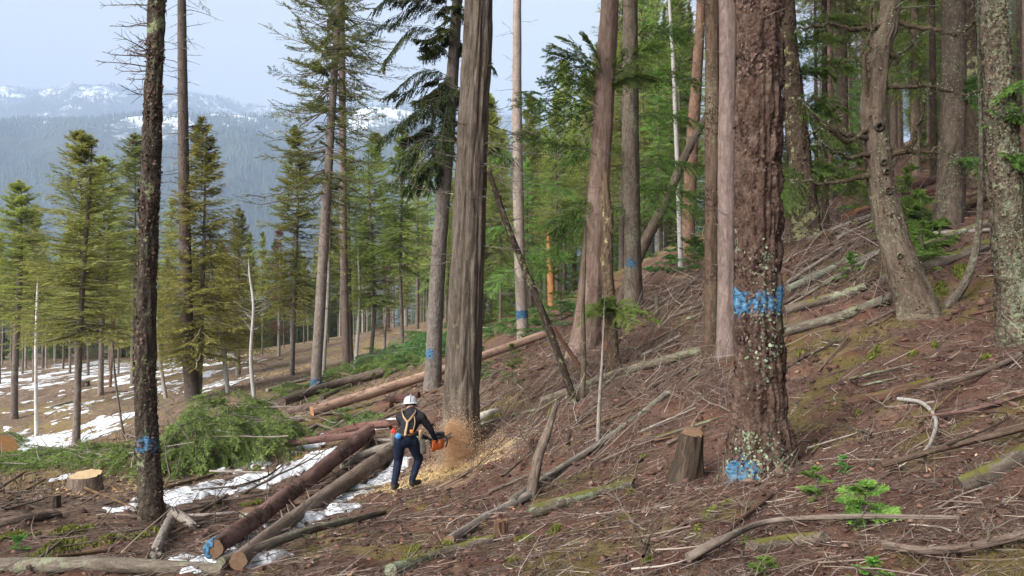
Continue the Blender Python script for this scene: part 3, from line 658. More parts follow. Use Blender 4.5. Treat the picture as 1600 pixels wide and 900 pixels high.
# --- trees that stand out one by one
tree('left', 'dark rough-barked fir with blue paint band beside the heap of cut boughs', (238, 812), [(228, 640), (229, 450), (237, 220), (245, 0)], 38, [33, 30, 30, 27], B['dark'], 22,
     [('canopy0', 11, 11, 2.6)], [(682, 706, 1.3)], [dict(z0=5.9, z1=9, nb=44, L=(.3, .85), r0=.013, az=(2.3, 4.4), el=(-.1, .5), sub=8), dict(z0=5.2, z1=9.5, nb=34, L=(.1, .45), r0=.007), dict(z0=1.5, z1=5.5, nb=20, L=(.04, .16), r0=.006, sub=0)],
     40, 260, .022, .35, .3, (9, 3.0), spread=1.4)
tree('left2', 'slim grey fir trunk with bare side twigs beside the dark painted fir', (300, 626), [(292, 500), (287, 250), (284, 0)], 21, [19, 17, 13], B['pine'], 24,
     [('canopy1', 17.5, 8, 2.2)], (), [dict(z0=6, z1=17.5, nb=110, L=(.35, 1.7), r0=.02, droop=.45, el=(-.1, .3), sub=3, sub_len=.25), dict(z0=1, z1=8, nb=26, L=(.2, .7), r0=.01)], 20, 120, .012, .3, btint=(.66, .60, .57))
tree('pair1', 'leaning tall fir with high dark crown, thicker trunk of the pair', (493, 606), [(505, 400), (520, 150), (530, 0)], 17, [16, 12, 10], B['pine'], 19.5,
     [('high0', 7.4, 12.5, 2.6)], [(592, 610, 1.6)], dict(z0=3, z1=9, nb=50, L=(.3, 1.3), r0=.01, droop=.3), 18, 90, .008, .3, tint=(1.15, 1.1, 1), btint=(.95, .92, .9))
tree('pair2', 'straight slender fir trunk close beside the leaning tall fir', (541, 574), [(537, 400), (535, 150), (534, 0)], 12, [12, 11, 9], B['pink'], 24,
     [('high1', 12.8, 12, 3.0)], (), dict(z0=5, z1=14, nb=50, L=(.2, .9), r0=.01, droop=.3), 16, 80, .008, .3, tint=(1.15, 1.1, 1))
tree('fell', 'thick grey-brown cedar being felled by the worker', (722, 708), [(722, 640), (725, 550), (733, 350), (740, 170), (748, 0)], 62, [60, 57, 53, 49, 45], B['cedar'], 26,
     [('cedar', 10.5, 14, 2.8)], (), [dict(z0=3.2, z1=9.5, nb=16, L=(.6, 1.9), r0=.011, droop=.1, el=(-.15, .3), az=(2.6, 3.9), sub=6, sub_len=.3, wig=.1), dict(z0=2.6, z1=9.5, nb=22, L=(.3, 1.7), r0=.011, droop=.25, az=(-.8, .8), sub=6)],
     92, 300, .036, .6, .34, (11, 1.0), spread=1.3, btint=(.78, .755, .72))
tree('behind', 'grey trunk with blue paint mark and drooping cedar fronds behind the cedar being felled', (676, 607), [(682, 450), (694, 290), (706, 130), (714, 0)], 27, [25, 23, 20, 17], B['pine'], 17,
     [('cedar', 6.2, 10.5, 1.7)], [(544, 560, 1.8, (670, 24))], dict(z0=3, z1=9, nb=26, L=(.3, 1.2), r0=.012, droop=.2), 24, 120, .014, .35)
tree('mid', 'straight pale trunk with blue paint mark standing in ferns', (817, 526), [(812, 400), (808, 180), (808, 0)], 19, [18, 16, 13], B['pale'], 22, [('canopy0', 14, 9, 2.0)], [(484, 498, 1.6)],
     dict(z0=2.5, z1=15, nb=60, L=(.3, 1.4), r0=.009, droop=.25), 18, 100, .01, .25, btint=(.9, .82, .78))
tree('red', 'red-barked cedar with peeling strips at the hillside hollow', (913, 548), [(925, 430), (938, 260), (946, 100), (953, 0)], 46, [40, 34, 32, 30], B['redcedar'], 24, [('hem0', 11, 10, 2.4)], (),
     dict(z0=2, z1=10, nb=22, L=(.4, 1.5), r0=.011, droop=.2), 44, 200, .016, .5, .35, (13, .7))
tree('grey9', 'grey lichened fir with blue paint mark behind the leaning dead stem', (990, 482), [(988, 380), (985, 200), (985, 0)], 29, [27, 28, 23], B['grey'], 24, [('hem1', 12, 10, 2.4)], [(402, 420, 2.2, (984, 18))],
     dict(z0=4, z1=12, nb=40, L=(.4, 1.8), r0=.012, droop=.2), 26, 120, .014, .35, btint=(.95, .92, .9))
tree('rust', 'rusty red fir trunk leaning over orange soil patch', (1073, 397), [(1080, 250), (1090, 100), (1096, 0)], 23, [20, 17, 15], B['rust'], 24, [('canopy1', 14, 9, 2.3)], (),
     dict(z0=4, z1=13, nb=30, L=(.4, 1.6), r0=.013), 20, 90, .014, .35)
tree('twin1', 'dark slim fir with short twig stubs, beside the pinkish trunk', (1110, 566), [(1112, 400), (1113, 200), (1113, 0)], 24, [23, 24, 22], B['grey'], 20, [('canopy0', 10, 9, 2.2)], (),
     dict(z0=.8, z1=10, nb=90, L=(.08, .8), r0=.008, droop=.2, sub=3), 28, 160, .012, .35, btint=(.62, .52, .46))
tree('twin2', 'pinkish grey trunk touching the dark slim fir on the slope', (1134, 556), [(1135, 400), (1136, 200), (1137, 0)], 31, [30, 30, 30], B['pink'], 23, [('canopy1', 12, 9, 2.2)], (), dict(z0=3, z1=9, nb=14, L=(.2, .8), r0=.009), 32, 170, .012, .4, .3, (13, .8))
tree('big', 'biggest scaly fir with wide blue paint band and lichened foot', (1192, 745), [(1188, 640), (1185, 480), (1185, 240), (1187, 0)], 86, [78, 73, 74, 74], B['big'], 24, [('canopy0', 9, 14, 3.0)],
     [(453, 490, 1.7, None), (715, 770, 2.2, (1162, 60))], dict(z0=4.2, z1=8, nb=20, L=(.2, 1.0), r0=.008, droop=.2), 92, 360, .042, .85, .42, (13, 3.0), spread=1.5)
tree('r15', 'dark furrowed fir leaning uphill just behind the biggest fir', (1262, 369), [(1250, 250), (1236, 120), (1226, 0)], 42, [36, 32, 30], B['dark'], 22, [('hem0', 8, 11, 2.2)], (), dict(z0=2, z1=8, nb=16, L=(.2, .9), r0=.01), 36, 170, .018, .5, .4, btint=(1.5, 1.35, 1.25))
tree('crook', 'crooked grey fir with knots and lichened dead boughs', (1436, 488), [(1405, 400), (1378, 290), (1366, 170), (1376, 70), (1392, 0)], 60, [50, 41, 39, 36, 31], B['grey'], 17, [('canopy1', 8, 9, 2.4)], (),
     dict(z0=4.3, z1=8, nb=12, L=(.3, 1.3), r0=.014, droop=.1, wig=.12), 56, 260, .022, .3, .3, (11, 1.8), wob=.07, btint=(.85, .8, .75))
tree('grey17', 'thick two-toned grey trunk above the pair of fallen brown logs', (1483, 347), [(1488, 200), (1490, 80), (1490, 0)], 42, [38, 37, 36], B['grey'], 24, [('canopy0', 11, 10, 2.5)], (), dict(z0=4, z1=9, nb=14, L=(.3, 1.2), r0=.012), 36, 170, .016, .45, .4, btint=(.85, .78, .76))
tree('dark17', 'dark trunk close behind the thick two-toned grey trunk', (1524, 292), [(1520, 180), (1512, 60), (1508, 0)], 34, [30, 28, 27], B['dark'], 22, [('canopy1', 11, 9, 2.2)], (), dict(z0=3, z1=9, nb=14, L=(.3, 1.2), r0=.012), 30, 120, .016, .4, btint=(1.3, 1.2, 1.1))
tree('r18', 'pale lichen-crusted trunk at the right edge of the picture', (1594, 532), [(1580, 400), (1567, 250), (1560, 120), (1552, 0)], 63, [54, 50, 44, 40], B['lichened'], 17, [('canopy0', 8, 9, 2.6)], (), dict(z0=3.5, z1=7, nb=14, L=(.2, .9), r0=.008), 60, 260, .026, .25, .3, (12, 3.0), btint=(.8, .78, .74))
tree('bluefar', 'distant dark fir with faded blue mark up the slope', (1317, 272), [(1316, 140), (1314, 0)], 20, [17, 15], B['dark'], 26, [('canopy1', 14, 11, 2.6)], [(234, 258, 1.8)], dict(z0=3, z1=14, nb=60, L=(.4, 2.0), r0=.013), 18, 80, .014, .3, btint=(1.4, 1.3, 1.2))
# thin and crooked ones
tree('sap19', 'thin bowed sapling with lichened foot beside the crooked fir', (1482, 478), [(1510, 438), (1528, 370), (1533, 250), (1530, 120)], 16, [14, 11, 8, 5], B['lichened'], 6.5, (), (), dict(z0=1.6, z1=4.3, nb=14, L=(.3, 1.1), r0=.006), 14, 60, .006, .2, .2)
tree('thin1', 'thin dead pole standing in front of the dark furrowed fir', (1238, 378), [(1238, 300), (1240, 180)], 9, [8, 5], B['dark'], 5, (), (), dict(z0=1, z1=5, nb=20, L=(.2, .9), r0=.006), 10, 40, .004, .2)
tree('thin2', 'thin mossy-footed stem in front of the red-barked cedar', (910, 622), [(912, 560), (911, 480), (914, 400)], 9, [9, 7, 5], B['grey'], 2.9, (), (), dict(z0=.5, z1=2.6, nb=14, L=(.1, .5), r0=.005), 10, 40, .004, .2, btint=(.6, .55, .5))
tree('thin3', 'bare white sapling rising over the thin lichened log', (934, 694), [(937, 620), (941, 560)], 7, [6, 4], B['deadwood'], 2.1, (), (), dict(z0=.4, z1=1.8, nb=9, L=(.15, .6), r0=.004), 8, 30, .003, .1, name='dead_sapling')
tree('birch_r', 'thin white birch stem far up among the firs', (1064, 420), [(1058, 250), (1052, 100), (1046, 0)], 8, [7, 6, 5], B['birch'], 20, (), (), dict(z0=6, z1=18, nb=30, L=(.5, 1.8), r0=.01), 10, 50, 0, .2, name='birch_tree')
# --- trees standing in the clearing
def clr(key, label, base, via, wb, wt, mat, ytop, crown, **kw):
    kw['tint'] = tuple(q * f_ for q, f_ in zip(kw.get('tint', (1, 1, 1)), (1.3, 1.22, 1.1)))
    """crown: (kind, lowest y, highest y, half width) in the photograph"""
    g = G(*base); d = g[1]; zz = lambda y: at(base[0], y, d)[2] - g[2]; h = zz(ytop)
    cr = [(c, zz(y0), zz(y1) - zz(y0), hw * d / F) for c, y0, y1, hw in crown]
    dead = kw.pop('dead', dict(z0=.12, z1=.6, nb=40, L=(.3, 1.1), r0=.009, droop=.3)); dead = dict(dead); dead['z0'] *= h; dead['z1'] *= h
    return tree(key, label, base, via, wb, wt, mat, h, cr, kw.pop('paint', ()), dead, kw.pop('sides', 12), 50, .006, .3, **kw)
clr('c1', 'small fir with low pointed crown at the left picture edge', (22, 655), [(24, 560), (30, 460), (32, 380)], 11, 7, B['pine'], 288, [('fir0', 500, 286, 83)], btint=(.75, .72, .7), tint=(1.05, 1.1, .9))
clr('c2', 'tallest green fir left of the dark painted fir', (119, 697), [(123, 560), (132, 400), (140, 300)], 12, 6, B['pine'], 214, [('fir1', 530, 210, 110)], btint=(.95, .92, .9))
clr('c3', 'thin birch with bare white stem between the two leftmost firs', (57, 681), [(56, 560), (58, 470)], 6, 4, B['birch'], 430, (), name='birch_tree')
clr('c4', 'fir with grey bare lower limbs, behind the tallest green fir', (157, 617), [(160, 500), (168, 400)], 9, 6, B['pine'], 250, [('fir2', 490, 248, 87)], dead=dict(z0=.15, z1=.6, nb=130, L=(.5, 1.8), r0=.012, droop=.35), tint=(1.1, 1.05, 1))
clr('c5', 'fir showing a shaggy top just left of the dark painted fir', (207, 600), [(208, 480), (210, 380)], 8, 5, B['pine'], 214, [('fir0', 430, 212, 67)], tint=(.75, .8, .75))
clr('c6', 'wide olive-brown cedar behind the slim grey fir', (310, 622), [(313, 560), (318, 400)], 10, 6, B['pine'], 192, [('olive', 560, 188, 113)], tint=(1.15, 1.25, 1.0))
clr('c6b', 'dark olive cedar between the slim grey fir and the birches', (372, 588), [(372, 480), (372, 420)], 8, 5, B['pine'], 330, [('olive', 545, 328, 56)], tint=(1.05, 1.2, .95))
clr('c7', 'leaning white birch with bare twigs behind the heap of boughs', (356, 612), [(345, 520), (331, 430), (328, 370)], 7, 4, B['birch'], 362, (), name='birch_tree', dead=dict(z0=.3, z1=.95, nb=26, L=(.4, 1.5), r0=.008, el=(.2, .8), mat=B['birch']))
clr('c8', 'crooked white birch with one outstretched limb above the cut boughs', (398, 630), [(392, 560), (396, 480), (390, 430)], 7, 4, B['birch'], 400, (), name='birch_tree', dead=dict(z0=.4, z1=.95, nb=20, L=(.4, 1.6), r0=.01, el=(.2, .8), mat=B['birch']))
clr('c9', 'narrow fir with grey-green crown left of the tall pair of firs', (456, 585), [(460, 470), (465, 330)], 8, 5, B['pine'], 205, [('dark0', 480, 202, 70)], tint=(1.6, 1.6, 1.3))
clr('c10', 'pale green fir right of the tall pair of firs', (579, 560), [(585, 470), (578, 330)], 7, 5, B['pine'], 214, [('fir1', 480, 212, 77)], tint=(1.0, 1.05, 1.0))
clr('c11', 'slender fir with thin dark stem left of the felled cedar', (630, 556), [(626, 440), (628, 300)], 6, 4, B['pine'], 202, [('stand0', 420, 200, 56)], tint=(1.0, 1.1, 1.1))
clr('c12', 'greyish dead birch with drooping twigs under the pale green fir', (556, 565), [(562, 470), (560, 400)], 6, 4, B['birch'], 375, (), name='birch_tree', dead=dict(z0=.3, z1=.95, nb=60, L=(.5, 2.0), r0=.008, el=(.1, .7), mat=B['deadwood']))
clr('c13', 'thin slanting sapling rising behind the dark painted fir', (193, 684), [(180, 590), (175, 520)], 4, 3, B['twig'], 490, (), name='dead_sapling', dead=dict(z0=.2, z1=.9, nb=16, L=(.2, .6), r0=.005))
clr('c14', 'yellow green young fir beside the leaning white birch', (352, 575), [(353, 500)], 5, 4, B['pale'], 405, [('stand1', 530, 400, 40)], tint=(1.5, 1.3, .9))
clr('c15', 'slim bare trunk hugging the leaning tall fir', (505, 590), [(512, 470), (516, 350)], 6, 5, B['pale'], 260, [('stand0', 400, 258, 33)])
clr('c16', 'pinkish trunk standing right of the tall pair of firs', (548, 566), [(546, 470), (545, 380)], 9, 6, B['pink'], 250, [('fir2', 440, 246, 56)])
clr('c17', 'reddish dead conifer left of the dark painted fir', (172, 605), [(178, 500), (182, 440)], 5, 4, B['rust'], 395, [('red', 540, 392, 33)], btint=(.8, .8, .8))
clr('c18', 'reddish dead conifer at the clearing edge near the narrow fir', (436, 556), [(437, 450)], 5, 4, B['pale'], 362, [('red', 520, 360, 37)])
clr('c19', 'thin brown dead conifer beside the slender fir', (600, 548), [(606, 450)], 5, 4, B['pale'], 395, [('red', 520, 392, 29)])
clr('c20', 'pale leaning bare pole at the clearing middle', (259, 622), [(250, 560), (247, 520)], 6, 5, B['pale'], 470, [('stand1', 530, 465, 23)])
# --- woods made of copies of a few whole trees
def proto(name, H, tr, mat, crown, dead, seed):
    z = np.linspace(0, 1, 7); r = np.random.default_rng(seed); pts = np.stack([r.normal(0, .05, 7).cumsum() * .35, r.normal(0, .05, 7).cumsum() * .35, z * H], -1); pts[0] = (0, 0, -.6)
    V, tcs, s, _ = stem(pts, tr * (1 - z * .93), 9, 26, 0, .3, .3, seed)
    ax = V.mean(1); axis = lambda q: np.stack([np.interp(q, ax[:, 2], ax[:, 0]), np.interp(q, ax[:, 2], ax[:, 1]), q], -1)
    dv, dF = dead_geo(seed + 1, trunk=axis, **dead)
    return dict(name=name, trunk=mesh(name + '_trunk', V, gridfaces(*V.shape[:2]), mat, {'tc': tcs.reshape(-1, 3)}, smooth=True), dead=mesh(name + '_bare', dv, dF, B['twig'], {'tc': dv}), crown=crown, H=H, axis=axis)
def plant(p, g, H, label, group, rot, tint=(1, 1, 1), btint=(1, 1, 1), cw=1.0, dead=True):
    T = thing(p['name'], g, label, 'tree', group); k = H / p['H']; kx = k * cw; T.rotation_euler = (0, 0, rot)
    o = obj('trunk', p['trunk'], T); o.scale = (kx, kx, k); o.color = (*btint, 1)
    if dead: o = obj('bare_limbs', p['dead'], T); o.scale = (kx, kx, k); o['kind'] = 'stuff'
    for ck, z0, cH, cR in p['crown']:
        cm_, lm_, h, r_ = CROWN[ck]
        for nme, me in (('crown', cm_), ('limbs', lm_)):
            if nme == 'limbs' and not dead: continue
            o = obj(nme, me, T); o.location = A(*p['axis'](np.array(z0 * 1.))) * A(kx, kx, k); o.scale = (cR / r_ * kx, cR / r_ * kx, cH / h * k); o.color = (*tint, 1)
            if nme == 'limbs': o['kind'] = 'stuff'
    return T
dd = lambda z0, z1, nb, a, b: dict(z0=z0, z1=z1, nb=nb, L=(a, b), r0=.012, droop=.3, sub=4, k=3)
P_edge = [proto('slim_conifer', 15, .15, B['pale'], [('stand0', 8.5, 6.6, 1.5)], dd(3, 9, 40, .2, .9), 301), proto('slim_conifer', 15, .15, B['pine'], [('stand1', 7.5, 7.5, 1.7)], dd(3, 8, 40, .2, .9), 303),
          proto('slim_conifer', 15, .17, B['pale'], [('dark0', 6.5, 8.5, 1.8)], dd(2, 7, 40, .2, 1.0), 305), proto('slim_conifer', 15, .13, B['pale'], [('red', 6.5, 8.5, 1.5)], dd(2, 9, 60, .2, 1.0), 307)]
P_back = [proto('backing_conifer', 14, .18, B['dark'], [('dark0', 1.2, 12.8, 2.3)], dd(.5, 3, 20, .3, 1.2), 311), proto('backing_conifer', 14, .18, B['dark'], [('dark1', .8, 13.2, 2.5)], dd(.5, 3, 20, .3, 1.2), 313)]
P_gul = [proto('gully_conifer', 16, .17, B['pine'], [('fir0', 3.5, 12.5, 2.5)], dd(1, 5, 40, .4, 1.6), 321), proto('gully_conifer', 16, .17, B['pine'], [('fir2', 5, 11, 2.2)], dd(1, 7, 60, .4, 1.6), 323), proto('gully_conifer', 16, .16, B['grey'], [('hem1', 4, 12, 2.3)], dd(1, 6, 60, .4, 1.6), 325)]
P_hill = [proto('hill_conifer', 22, .20, B['grey'], [('canopy0', 11.5, 10.5, 2.5), ('hem1', 3.2, 9, 1.7)], dd(1.5, 13, 150, .5, 2.1), 331), proto('hill_conifer', 22, .18, B['dark'], [('canopy1', 10, 12, 2.4)], dd(1.5, 12, 160, .5, 2.1), 333),
          proto('hill_conifer', 22, .22, B['pink'], [('dark1', 10, 12, 2.4)], dd(2, 12, 130, .5, 2.0), 335)]
def free(g, r, lst): return all(math.hypot(g[0] - q[0], g[1] - q[1]) > r for q in lst)
spots = [t_['g'] for t_ in TREES.values()]
# far edge of the clearing
def upto(g, ytop, px): return max(3., at(px, ytop, g[1])[2] - g[2])
def where_l(px): return 'left of the dark painted fir' if px < 225 else 'between dark painted fir and reddish conifer' if px < 430 else 'behind the tall pair of firs' if px < 560 else 'left of the cedar being felled'
n = 0
for k in range(600):
    px = rng.uniform(-40, 690); d = rng.uniform(86, 108); x = (px - 800) / F * d; g = A(x, d, height(x, d))
    if n >= 92 or not free(g, 1.9, spots): continue
    spots.append(g); n += 1; q = rng.choice(4, p=[.3, .28, .2, .22]); p = P_edge[q]; c = rng.uniform(.8, 1.25)
    plant(p, g, upto(g, rng.uniform(365, 440) if px < 550 else rng.uniform(310, 410), px), 'slim %s conifer at the far clearing edge, %s' % (('pale-stemmed', 'brown-stemmed', 'dark-crowned', 'rusty-crowned')[q], where_l(px)), 'slim conifers along the far edge of the clearing', rng.uniform(0, 6.28), (c * rng.uniform(.9, 1.35), c * rng.uniform(.95, 1.2), c * .9), (.95, .9, .86))
n = 0
for k in range(600):
    px = rng.uniform(-80, 700); d = rng.uniform(100, 125); x = (px - 800) / F * d; g = A(x, d, height(x, d))
    if n >= 60 or not free(g, 2.3, spots): continue
    spots.append(g); n += 1
    plant(P_back[rng.integers(2)], g, upto(g, rng.uniform(375, 450), px), 'dark bushy conifer behind the far stand, %s' % where_l(px), 'dark conifers massed behind the clearing', rng.uniform(0, 6.28), (1.25, 1.3, 1.1), dead=False)
n = 0
for k in range(600):
    px = rng.uniform(-40, 640); d = rng.uniform(60, 86); x = (px - 800) / F * d; g = A(x, d, height(x, d))
    if n >= 30 or not free(g, 3.2, spots): continue
    spots.append(g); n += 1; q = rng.integers(3); c = rng.uniform(1.0, 1.4); p = (P_gul[0], P_gul[1], P_edge[1])[q]
    plant(p, g, upto(g, rng.uniform(300, 410), px), '%s fir at the back of the clearing, %s' % (('bushy yellow-green', 'open yellow-green', 'slim yellow-green')[q], where_l(px)), 'yellow-green firs at the back of the clearing', rng.uniform(0, 6.28), (c * 1.15, c * 1.05, c * .85), (.95, .9, .85), cw=.8)
# the hollow between the felled cedar and the hillside
n = 0
for k in range(900):
    px = rng.uniform(640, 1080); d = rng.uniform(34, 90); x = (px - 800) / F * d; g = A(x, d, height(x, d))
    if n >= 46 or not free(g, 2.2, spots) or (px > 980 and d < 42) or (px < 700 and d < 60): continue
    spots.append(g); n += 1; c = rng.uniform(.9, 1.25); q = rng.integers(3)
    hh = upto(g, rng.uniform(210, 340) if px < 760 else rng.uniform(140, 300) if px < 880 else rng.uniform(40, 230) if px < 945 else rng.uniform(-120, 170), px)
    plant(P_gul[q], g, hh, '%s conifer %s in the hollow %s' % (('bushy green', 'open-crowned green', 'grey-stemmed green')[q], 'far back' if d > 68 else 'midway' if d > 50 else 'near', 'behind the cedar being felled' if px < 800 else 'left of the red-barked cedar' if px < 900 else 'right of the red-barked cedar'), 'green conifers in the hollow', rng.uniform(0, 6.28), (c * 1.3, c * 1.25, c * 1.1), (.95, .9, .85))
# the wood up the slope
n = 0
for k in range(3000):
    px = rng.uniform(1020, 1720); d = rng.uniform(17, 85); x = (px - 800) / F * d; g = A(x, d, height(x, d))
    if n >= 165 or not free(g, 1.9, spots): continue
    if px < 1110 and d < 44: continue
    if n > 110 and not (1290 < px < 1640 and d > 32): continue
    if 1330 < px < 1460 and d < 24: continue
    spots.append(g); n += 1; c = rng.uniform(.8, 1.15); q = rng.choice(3, p=[.5, .25, .25])
    wh = 'left of the biggest fir' if px < 1150 else 'between the biggest fir and the crooked fir' if px < 1370 else 'between the crooked fir and the two-toned trunk' if px < 1480 else 'right of the two-toned trunk'
    plant(P_hill[q], g, rng.uniform(15, 24), '%s bare-trunked conifer %s upslope, %s' % (('grey', 'dark', 'pinkish')[q], 'near' if d < 30 else 'deep in the wood' if d > 50 else 'midway', wh), 'conifers crowded up the right slope', rng.uniform(0, 6.28), (c * 1.35, c * 1.35, c * 1.1), (c * 1.15, c * 1.02, c * .95), cw=rng.uniform(.45, .95))

# young growth closing the view low down
P_yng = [proto('young_fir', 5, .05, B['twig'], [('dark1', .15, 4.85, 1.25)], dd(.1, .6, 6, .2, .5), 341), proto('young_fir', 5, .05, B['twig'], [('hem0', .15, 4.85, 1.35)], dd(.1, .6, 6, .2, .5), 343)]
for (x0, x1, d0, d1, cnt, h0, h1, wh, tn) in [(735, 1010, 42, 75, 30, 2.5, 6, 'in the hollow past the ferns', (1.25, 1.25, 1.0)), (-60, 700, 99, 124, 62, 3.5, 7.5, 'in the stand behind the clearing', (1.0, 1.05, .95)), (1030, 1650, 38, 90, 34, 2, 6, 'deep under the wood up the slope', (1.2, 1.25, 1.1))]:
    n = 0
    for k in range(500):
        px = rng.uniform(x0, x1); d = rng.uniform(d0, d1); x = (px - 800) / F * d; g = A(x, d, height(x, d))
        if n >= cnt or not free(g, 1.2, spots): continue
        spots.append(g); n += 1; c = rng.uniform(.8, 1.2); sz = rng.uniform(h0, h1)
        if x1 < 720: pos = where_l(px)
        elif x1 < 1100: pos = 'left side' if px < 870 else 'right side'
        else: pos = 'left of the biggest fir' if px < 1150 else 'left of the crooked fir' if px < 1370 else 'right of the crooked fir'
        plant(P_yng[rng.integers(2)], g, sz, '%s young fir %s, %s' % ('small' if sz < (h0 + h1) / 2 else 'taller', wh, pos), 'young firs ' + wh, rng.uniform(0, 6.28), tuple(c * q for q in tn), dead=False)
# ------------------------------------------------------------------ lying logs, stumps
LOGV = {}
def log(label, pts, w0, w1, mat, cut0=None, cut1=None, name='fallen_log', cat='log', lift=.6, sides=18, disp=.006, stubs=8, broken=False, tint=(1, 1, 1), group=None, bend=False, raise_=0., wob=.06, seed=None):
    seed = seed if seed is not None else int(pts[0][0] * 7 + pts[0][1]) % 997
    r = np.random.default_rng(seed); g = [G(p[0], p[1]) + A(0, 0, p[2] if len(p) > 2 else 0) for p in pts]
    ra = w0 / 2 * g[0][1] / F; rb = w1 / 2 * g[-1][1] / F
    n = len(g); rads = np.linspace(ra, rb, n); P = np.array(g); P[:, 2] += rads * lift + raise_
    if not bend or n == 2:
        u = np.linspace(0, 1, 30)[:, None]; Ln = P[0] + (P[-1] - P[0]) * u if n == 2 else smoothpath(P, 30)
        pen = (height(Ln[:, 0], Ln[:, 1]) - Ln[:, 2] + np.linspace(ra, rb, 30) * .25).max()
        if pen > 0: P[:, 2] += pen * .75
    rings = int(np.clip(np.linalg.norm(P[-1] - P[0]) / (max(ra, .03) * .8), 10, 70))
    V, tcs, s, rd = stem(P, rads, sides, rings, disp, 0, .3, seed, (8, 1.2), wob)
    if broken:
        for e, sg in ((0, -1), (-1, 1)):
            T = nrm(V[e].mean(0) - V[1 if e == 0 else -2].mean(0)); V[e] += T * (r.uniform(-.5, 1.6, sides) * max(ra, rb))[:, None]
    org = (P[0] + P[-1]) / 2; org[2] = P[:, 2].min() - max(ra, rb)
    c0, c1 = capface(V[0], tcs[0], k=4), capface(V[-1], tcs[-1], k=4)
    parts = [(V.reshape(-1, 3), gridfaces(*V.shape[:2]))]; tcl = [tcs.reshape(-1, 3)]
    if stubs:
        i = r.integers(1, rings - 1, stubs); j = r.integers(0, sides, stubs); q = V[i, j]; D = nrm(rd[i, j] + nrm(P[-1] - P[0]) * .5); l = r.uniform(.6, 2.2, stubs) * max(ra, .03)
        q = q - D * .01; tb = tubes(q[:, None] + D[:, None] * (l[:, None] * np.linspace(0, 1, 3))[..., None], (max(ra, .03) * r.uniform(.1, .2, stubs))[:, None] * A(1, .8, .5), 5)
        parts.append(tb); tcl.append(tb[0])
    if cut0 is None: parts += [(c0[0], f) if k == 0 else (np.zeros((0, 3)), f - len(c0[0])) for k, f in enumerate(c0[1])]; tcl.append(c0[2] + A(0, 0, .3))
    if cut1 is None: parts += [(c1[0], f) if k == 0 else (np.zeros((0, 3)), f - len(c1[0])) for k, f in enumerate(c1[1])]; tcl.append(c1[2] + A(0, 0, .3))
    W, Fs, _ = join(parts)
    LOGV[label] = V
    o = obj(name, mesh(name, W - org, Fs, mat, {'tc': np.concatenate(tcl)}, smooth=True), None, org); o.color = (*tint, 1)
    tag(o, label, cat, group)
    for cc, c in ((cut0, c0), (cut1, c1)):
        if cc is not None: put('cut_end', c[0], c[1], cc, o, {'tc': c[2]})
    return o
log('peeled reddish-brown log with blue paint on its near end', [(333, 888), (455, 790), (575, 692)], 31, 25, B['redlog'], M_cutd, None, stubs=10, disp=.01, raise_=.12)
log('smooth grey-brown log lying beside the peeled reddish-brown log', [(372, 893), (490, 800), (612, 716)], 29, 25, B['greylog'], M_cutd, None, stubs=14, disp=.01, raise_=.02)
log('thin lichened pole log in front of the two parallel logs', [(345, 897), (480, 845), (600, 812)], 20, 10, B['lichlog'], stubs=12, raise_=.06, tint=(.8, .75, .7))
log('barky log crossing the bottom left corner', [(-40, 893), (160, 890), (352, 898)], 26, 22, B['lichlog'], stubs=6, tint=(.7, .66, .62))
log('long reddish log in front of the heap of cut boughs', [(252, 746), (400, 715), (565, 690)], 16, 11, B['redlog'], M_cuto, None, stubs=8, raise_=.12)
log('long peeled pinkish log sloping up behind the worker', [(487, 660), (660, 604), (850, 536)], 17, 13, B['pinklog'], M_cuto, None, stubs=6, raise_=.18)
log('bark-covered log with splintered orange end near the tall pair', [(440, 638), (520, 610), (598, 590)], 15, 15, B['brownlog'], None, M_cuto, stubs=8, raise_=.1)
log('long grey pole pointing uphill beyond the splintered log', [(600, 590), (660, 562), (690, 556)], 5, 4, B['brownlog'], stubs=4)
log('brown log lying under the splintered log', [(452, 648), (540, 626), (640, 600)], 13, 10, B['brownlog'], stubs=8, tint=(.8, .8, .8))
log('brown mossy log just below the pinkish peeled log', [(470, 676), (560, 652), (612, 640)], 16, 13, B['rotten'], stubs=6)
log('short dark log behind the worker hat', [(588, 640), (615, 630), (655, 622)], 13, 12, B['redlog'], stubs=2, tint=(.6, .5, .5))
log('reddish half-rotten log crossing left of the worker', [(500, 690), (560, 672), (630, 664)], 14, 12, B['redlog'], stubs=6, tint=(1.1, 1, .95))
log('pale lichened log touching the worker holster side', [(535, 735), (580, 712), (660, 690)], 13, 12, B['lichlog'], stubs=5)
log('white barked broken log at the right foot of the felled cedar', [(728, 668), (756, 655), (775, 648)], 15, 13, B['birch'], stubs=0, broken=True, tint=(.9, .85, .8))
log('long green-grey log running up the slope past the red-barked cedar', [(845, 632), (960, 590), (1095, 552)], 13, 14, B['lichlog'], stubs=14, bend=True, tint=(.8, .78, .7))
log('thin mossy pole in the grass right of the felled cedar', [(742, 668), (800, 650), (850, 640)], 6, 5, B['mosslog'], stubs=4)
log('thin lichened log with long bend across the slope middle', [(800, 790), (870, 742), (950, 690), (1045, 620)], 13, 8, B['lichlog'], stubs=20, bend=True, raise_=.03)
log('dark log with yellow moss below the bent thin log', [(836, 806), (900, 785), (985, 762)], 22, 17, B['mosslog'], stubs=8, broken=True)
log('broken grey branch lying flat before the upright broken one', [(702, 850), (765, 810), (832, 775)], 17, 13, B['deadwood'], M_cutd, None, stubs=6, bend=True)
log('low mossy rotten log at the bottom middle', [(610, 900), (690, 872), (770, 848)], 24, 16, B['mosslog'], stubs=4, lift=.2)
log('lichened log at the foot of the slope behind the biggest fir', [(1226, 525), (1320, 498), (1412, 460)], 19, 15, B['lichlog'], stubs=12, tint=(.85, .8, .75))
